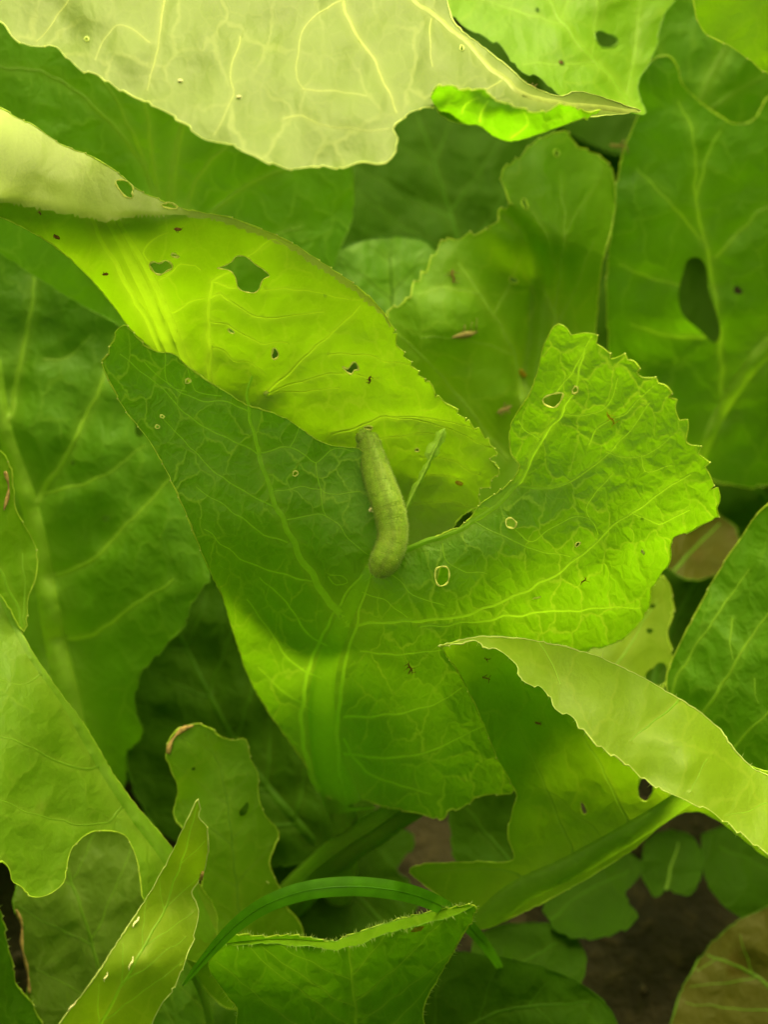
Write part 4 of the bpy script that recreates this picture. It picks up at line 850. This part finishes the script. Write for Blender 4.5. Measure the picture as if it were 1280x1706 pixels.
# ------------------------------------------------------------------ caterpillar
def caterpillar():
    m, t = newmat('caterpillar_skin'); L = t.links.new
    A = N(t, 'ShaderNodeAttribute', attribute_name='side').outputs['Fac']; B_ = N(t, 'ShaderNodeAttribute', attribute_name='along').outputs['Fac']
    tc = N(t, 'ShaderNodeTexCoord').outputs['Object']
    n1 = N(t, 'ShaderNodeTexNoise'); n1.inputs['Scale'].default_value = 1500; n1.inputs['Detail'].default_value = 4; L(tc, n1.inputs['Vector'])
    n2 = N(t, 'ShaderNodeTexNoise'); n2.inputs['Scale'].default_value = 300; L(tc, n2.inputs['Vector'])
    v = N(t, 'ShaderNodeTexVoronoi'); v.inputs['Scale'].default_value = 2600; L(tc, v.inputs['Vector'])
    c = mixc(t, ramp(t, n1.outputs[0], .3, .7), (.165, .285, .014), (.215, .345, .024))
    c = mixc(t, math_node(t, 'MULTIPLY', ramp(t, n2.outputs[0], .4, .7), .5), c, (.22, .30, .025))
    dors = math_node(t, 'SUBTRACT', 1.0, ramp(t, A, .0, .30)); c = mixc(t, math_node(t, 'MULTIPLY', dors, .45), c, (.10, .15, .015))
    dots = math_node(t, 'SUBTRACT', 1.0, ramp(t, v.outputs['Distance'], .10, .22)); c = mixc(t, math_node(t, 'MULTIPLY', dots, .55), c, (.48, .52, .14))
    bp = N(t, 'ShaderNodeBump'); bp.inputs['Strength'].default_value = .5; bp.inputs['Distance'].default_value = .00015; L(n1.outputs[0], bp.inputs['Height'])
    p = N(t, 'ShaderNodeBsdfPrincipled'); L(c, p.inputs['Base Color']); p.inputs['Roughness'].default_value = .55; p.inputs['Specular IOR Level'].default_value = .3; L(bp.outputs[0], p.inputs['Normal'])
    p.inputs['Subsurface Weight'].default_value = .35; p.inputs['Subsurface Radius'].default_value = (.6, 1, .15); p.inputs['Subsurface Scale'].default_value = .0012
    p.inputs['Sheen Weight'].default_value = .25; p.inputs['Sheen Tint'].default_value = (.8, .9, .5, 1)
    o = N(t, 'ShaderNodeOutputMaterial'); L(p.outputs[0], o.inputs[0])
    spine = [(611,719,8),(609,727,15),(614,738,19),(617,752,19.5),(623,772,22),(630,795,24),(638,818,25.5),(646,840,26),(652,862,26),(655,885,25),(653,905,25),(647,922,25),(640,936,24.5),(633,947,20),(628,956,13),(626,960,5)]
    xy = np.array([s[:2] for s in spine], float); rr = np.array([s[2] for s in spine], float)
    ks = np.linspace(0, len(spine) - 1, len(spine)); C = catmull(xy, 1.2); n = len(C)
    seg = np.concatenate([[0], np.cumsum(np.linalg.norm(np.diff(xy, axis=0), axis=1))]); cs = np.concatenate([[0], np.cumsum(np.linalg.norm(np.diff(C, axis=0), axis=1))])
    cs = cs / cs[-1] * seg[-1]; R_ = np.interp(cs, seg, rr); dz = CM.to_3x3() @ Vector((0, 0, 1))
    K = 40; V = []; F = []; sa = []; al = []; ctr = []; fr = []
    dep = np.interp(cs / cs[-1], [0, .15, .5, .85, 1], [308.2, 306.5, 301.2, 299.6, 300.8])
    Pc = [W(C[i][0], C[i][1], dep[i]) for i in range(n)]
    for i in range(n):
        tt = (Pc[min(i + 2, n - 1)] - Pc[max(i - 2, 0)]).normalized(); u = tt.cross(dz).normalized(); vv = u.cross(tt).normalized(); s = cs[i]
        r = R_[i] * PX * (dep[i] / 300)
        segp = (s / 19.5) % 1; ann = (s / 3.9) % 1
        infl = 1 + .026 * math.sin(math.pi * segp) ** .6 - .03 + .022 * math.sin(math.pi * ann) ** .5
        for k in range(K):
            a = 2 * math.pi * k / K
            q = r * infl * (1 + .012 * noise.noise(Vector((math.cos(a) * 3, math.sin(a) * 3, s * .08))) + .02 * noise.noise(Vector((math.cos(a) * 6, math.sin(a) * 6, s * .3))))
            fl = 1.0 if math.sin(a) > 0 else .82
            V.append(Pc[i] + u * (q * math.cos(a)) + vv * (q * .95 * fl * math.sin(a))); sa.append(abs(math.cos(a)) if math.sin(a) > 0 else 1); al.append(s / seg[-1])
        ctr.append(Pc[i]); fr.append((u, vv, r, tt))
    for i in range(n - 1):
        for k in range(K): k2 = (k + 1) % K; F.append((i * K + k, i * K + k2, (i + 1) * K + k2, (i + 1) * K + k))
    F.append(tuple(range(K))[::-1]); F.append(tuple((n - 1) * K + k for k in range(K)))
    root = empty('caterpillar', Pc[n // 2] - dz * .0025); tag(root, 'plump velvety green caterpillar lying curved along the midrib of the central leaf', 'caterpillar')
    mesh_obj('body', V, F, m, root, {'side': sa, 'along': al})
    # head capsule, mouth end up the page
    b = MB(); b.blob(W(603, 729, 307.0), 11 * PX, (1, 1, 1), seed=3, rough=.12, nu=20, nv=14); hd = b.build('head', m, root)
    for sx in (-1, 1):
        b = MB()
        for k in range(3): b.blob(W(600 + sx * 6 + k * 1.2, 722 + k * 2.5, 306.3), .9 * PX, nu=6, nv=4)
        b.build('eye_cluster', M['bug'], hd)
    # prolegs and true legs tucked beneath
    for f in (.12, .19, .26): 
        i = int(f * n); u, vv, r, tt = fr[i]
        for sg in (-1, 1): b = MB(); b.cone(ctr[i] + u * (sg * r * .6) - vv * r * .55, ctr[i] + u * (sg * r * .85) - vv * r * 1.05, r * .2, 7); b.build('leg', m, root)
    for f in (.45, .54, .63, .72, .94):
        i = int(f * n); u, vv, r, tt = fr[i]
        for sg in (-1, 1): b = MB(); b.blob(ctr[i] + u * (sg * r * .6) - vv * r * .7, r * .3, nu=8, nv=6); b.build('proleg', m, root)
    b = MB(); rn = random.Random(11)
    for _ in range(5200):
        i = rn.randrange(2, n - 2); u, vv, r, tt = fr[i]; a = rn.uniform(-.35, math.pi + .35); dr = u * math.cos(a) + vv * math.sin(a) * .95
        p0 = ctr[i] + dr * (r * .97); L_ = rn.uniform(2.5, 6) * PX; d2 = (dr + tt * rn.uniform(-.5, .5) + u * rn.uniform(-.3, .3)).normalized()
        b.cone(p0, p0 + d2 * L_, .34 * PX, 3)
    o_ = b.build('hairs', M['hair'], root); o_['kind'] = 'stuff'
    # raised yellow warts along the flanks
    b = MB()
    for i in range(6, n - 6, 4):
        u, vv, r, tt = fr[i]
        for a in (.5, .95, 1.3, 1.85, 2.2, 2.65): 
            if rn.random() < .55: aa = a + rn.uniform(-.12, .12); b.blob(ctr[i] + (u * math.cos(aa) + vv * math.sin(aa) * .95) * r * 1.0, .75 * PX, nu=5, nv=4)
    o_ = b.build('yellow_warts', M['hair'], root); o_['kind'] = 'stuff'
caterpillar()

# ------------------------------------------------------------------ crumbs, husks and stains lying on the leaves
def on(D, x, y, off=-.25): return float(D([(x, y)])[0]) + off
def crumb(x, y, D, label):
    b = MB(); d = on(D, x, y, -.9)
    for i, (dx, dy, r) in enumerate([(0,0,4),(3,-5,2.6),(-3,3,2.8),(2,4,3),(4,0,2),(1,-8,1.6)]): b.blob(W(x + dx, y + dy, d - .1 * i), r * PX, seed=i, rough=.9, nu=7, nv=5)
    tag(b.build('crumb', M['crumb']), label, 'crumb')
def husk(x, y, D, ln, ang, mat, label, name='insect_husk', cat='dead insect', fuzz=8, wide=.13):
    root = empty(name, W(x, y, on(D, x, y, 0))); tag(root, label, cat); rn = random.Random(int(x * 7 + y)); a = R(ang); c, s = math.cos(a), math.sin(a)
    C = [(x + c * q * ln + 1.2 * math.sin(q * 9), y + s * q * ln) for q in np.linspace(-.5, .5, 9)]
    b = MB(); k = on(D, x, y) / 300
    b.tube([W(p[0], p[1], on(D, p[0], p[1], -.35)) for p in C], [ln * wide * PX * k * .5 * (1 - abs(q) ** 1.5 * .8) * rn.uniform(.7, 1.2) for q in np.linspace(-1, 1, 9)], 8); b.build('body', M[mat], root)
    for _ in range(fuzz):
        q = rn.uniform(-.45, .45); px, py = x + c * q * ln, y + s * q * ln; an = a + rn.choice((-1, 1)) * rn.uniform(.7, 1.5); l2 = ln * rn.uniform(.25, .55)
        b = MB(); d0 = on(D, px, py, -.4)
        b.tube([W(px, py, d0), W(px + math.cos(an) * l2 * .6, py + math.sin(an) * l2 * .6, d0 - .5), W(px + math.cos(an) * l2, py + math.sin(an) * l2, d0 - .05)], [.7 * PX * k, .5 * PX * k, .25 * PX * k], 4); b.build('leg', M[mat], root)
crumb(620, 847, DA, 'tiny cream-white crumb touching the left flank of the caterpillar')
husk(755, 460, DO, 26, 85, 'bug', 'spindly brown insect husk near the top of the serrated scarred leaf')
husk(616, 633, DB, 14, 100, 'bug', 'small dark brown speck just right of the heart-shaped hole', fuzz=4, wide=.3)
husk(1018, 697, DA, 26, 55, 'rust', 'orange-brown insect husk on the upper right lobe below its big hole', fuzz=5)
husk(765, 805, DB, 14, 35, 'rust', 'rusty orange scar right of the bare chewed vein', 'rust_spot', 'leaf spot', fuzz=0, wide=.7)
husk(973, 968, DA, 18, -50, 'bug', 'dark slender speck on the lower edge of the right lobe', fuzz=3)
husk(684, 1113, DA, 24, 70, 'bug', 'thin-legged brown husk on the lower right part of the caterpillar leaf', fuzz=6, wide=.14)
husk(812, 1098, DR, 12, 10, 'bug', 'uppermost tiny dark speck in the shade under the folded-over margin', fuzz=4)
husk(811, 1130, DR, 16, 20, 'bug', 'second tiny dark speck in the shade under the folded-over margin', fuzz=4)
husk(897, 1205, DR, 14, 25, 'bug', 'dark oval speck in the hollow of the folded-over leaf', fuzz=1, wide=.3)
husk(696, 1548, DC, 26, -20, 'rust', 'pinkish brown stain below the toothed margin of the bottom leaf', 'rust_spot', 'leaf spot', fuzz=0, wide=.35)
husk(66, 355, DB, 9, 80, 'bug', 'small brown speck on the shaded left strip of the arched leaf, highest of three', fuzz=3, wide=.35)
husk(94, 395, DB, 14, 40, 'bug', 'brown speck on the left strip of the arched leaf, middle of three', fuzz=2, wide=.5)
husk(175, 457, DB, 12, -10, 'bug', 'reddish speck on the left strip of the arched leaf, lowest of three', fuzz=2, wide=.4)
husk(296, 382, DB, 16, 5, 'bug', 'brown smudge just under the pale crest of the arched leaf', fuzz=3, wide=.4)
husk(775, 558, DO, 46, -12, 'pink', 'long pinkish dried scrap on the scarred serrated leaf', 'dried_scrap', 'scrap', fuzz=4, wide=.22)
husk(841, 682, DO, 30, -25, 'pink', 'pale star-shaped dried scrap in the angle left of the right lobe', 'dried_scrap', 'scrap', fuzz=9, wide=.3)
husk(871, 622, DO, 18, 60, 'rust', 'reddish scar on the midrib of the scarred serrated leaf', 'rust_spot', 'leaf spot', fuzz=0, wide=.6)
husk(1030, 243, DQ, 34, 5, 'pink', 'spidery pink husk at the left edge of the tall broad leaf', fuzz=10, wide=.16)
husk(882, 146, DS, 26, 10, 'pink', 'pinkish scrap in the gap beside the lime green leaf', 'dried_scrap', 'scrap', fuzz=5, wide=.35)
husk(935, 104, DS, 8, 40, 'bug', 'tiny dark speck on the lime green top leaf', fuzz=1, wide=.6)
husk(1072, 920, DA, 10, 70, 'crumb', 'pale yellow fleck near the tip of the right lobe', 'fleck', 'fleck', fuzz=0, wide=.4)
husk(895, 996, DA, 18, -15, 'tip', 'thin pale fleck on the bend of the right lobe', 'fleck', 'fleck', fuzz=0, wide=.18)
husk(64, 955, DJ, 12, 5, 'crumb', 'pale yellow fleck on the broad dark left leaf', 'fleck', 'fleck', fuzz=0, wide=.35)
husk(443, 655, DB, 9, 20, 'tip', 'yellow knob where three veins of the arched leaf meet', 'gall', 'gall', fuzz=0, wide=.9)
husk(446, 1470 + 0, DH, 7, 60, 'tip', 'tiny pale fleck low on the upright leaf with the dried tan corner', 'fleck', 'fleck', fuzz=0, wide=.4)
husk(226, 1536, DG, 22, -55, 'crumb', 'long pale scrape mark high on the yellow-green spear leaf', 'scrape_mark', 'scrape mark', fuzz=0, wide=.16)
husk(218, 1605, DG, 26, -70, 'crumb', 'pale scrape mark halfway down the yellow-green spear leaf', 'scrape_mark', 'scrape mark', fuzz=0, wide=.12)
husk(176, 1628, DG, 18, -65, 'crumb', 'short pale scrape near the left edge of the yellow-green spear leaf', 'scrape_mark', 'scrape mark', fuzz=0, wide=.14)
husk(120, 1676, DG, 26, -50, 'crumb', 'lowest pale scrape on the left edge of the yellow-green spear leaf', 'scrape_mark', 'scrape mark', fuzz=0, wide=.12)
husk(300, 134, DL, 9, 20, 'crumb', 'left white fleck on the pale top leaf', 'fleck', 'fleck', fuzz=0, wide=.45)
husk(398, 161, DL, 9, -10, 'crumb', 'right white fleck on the pale top leaf', 'fleck', 'fleck', fuzz=0, wide=.45)
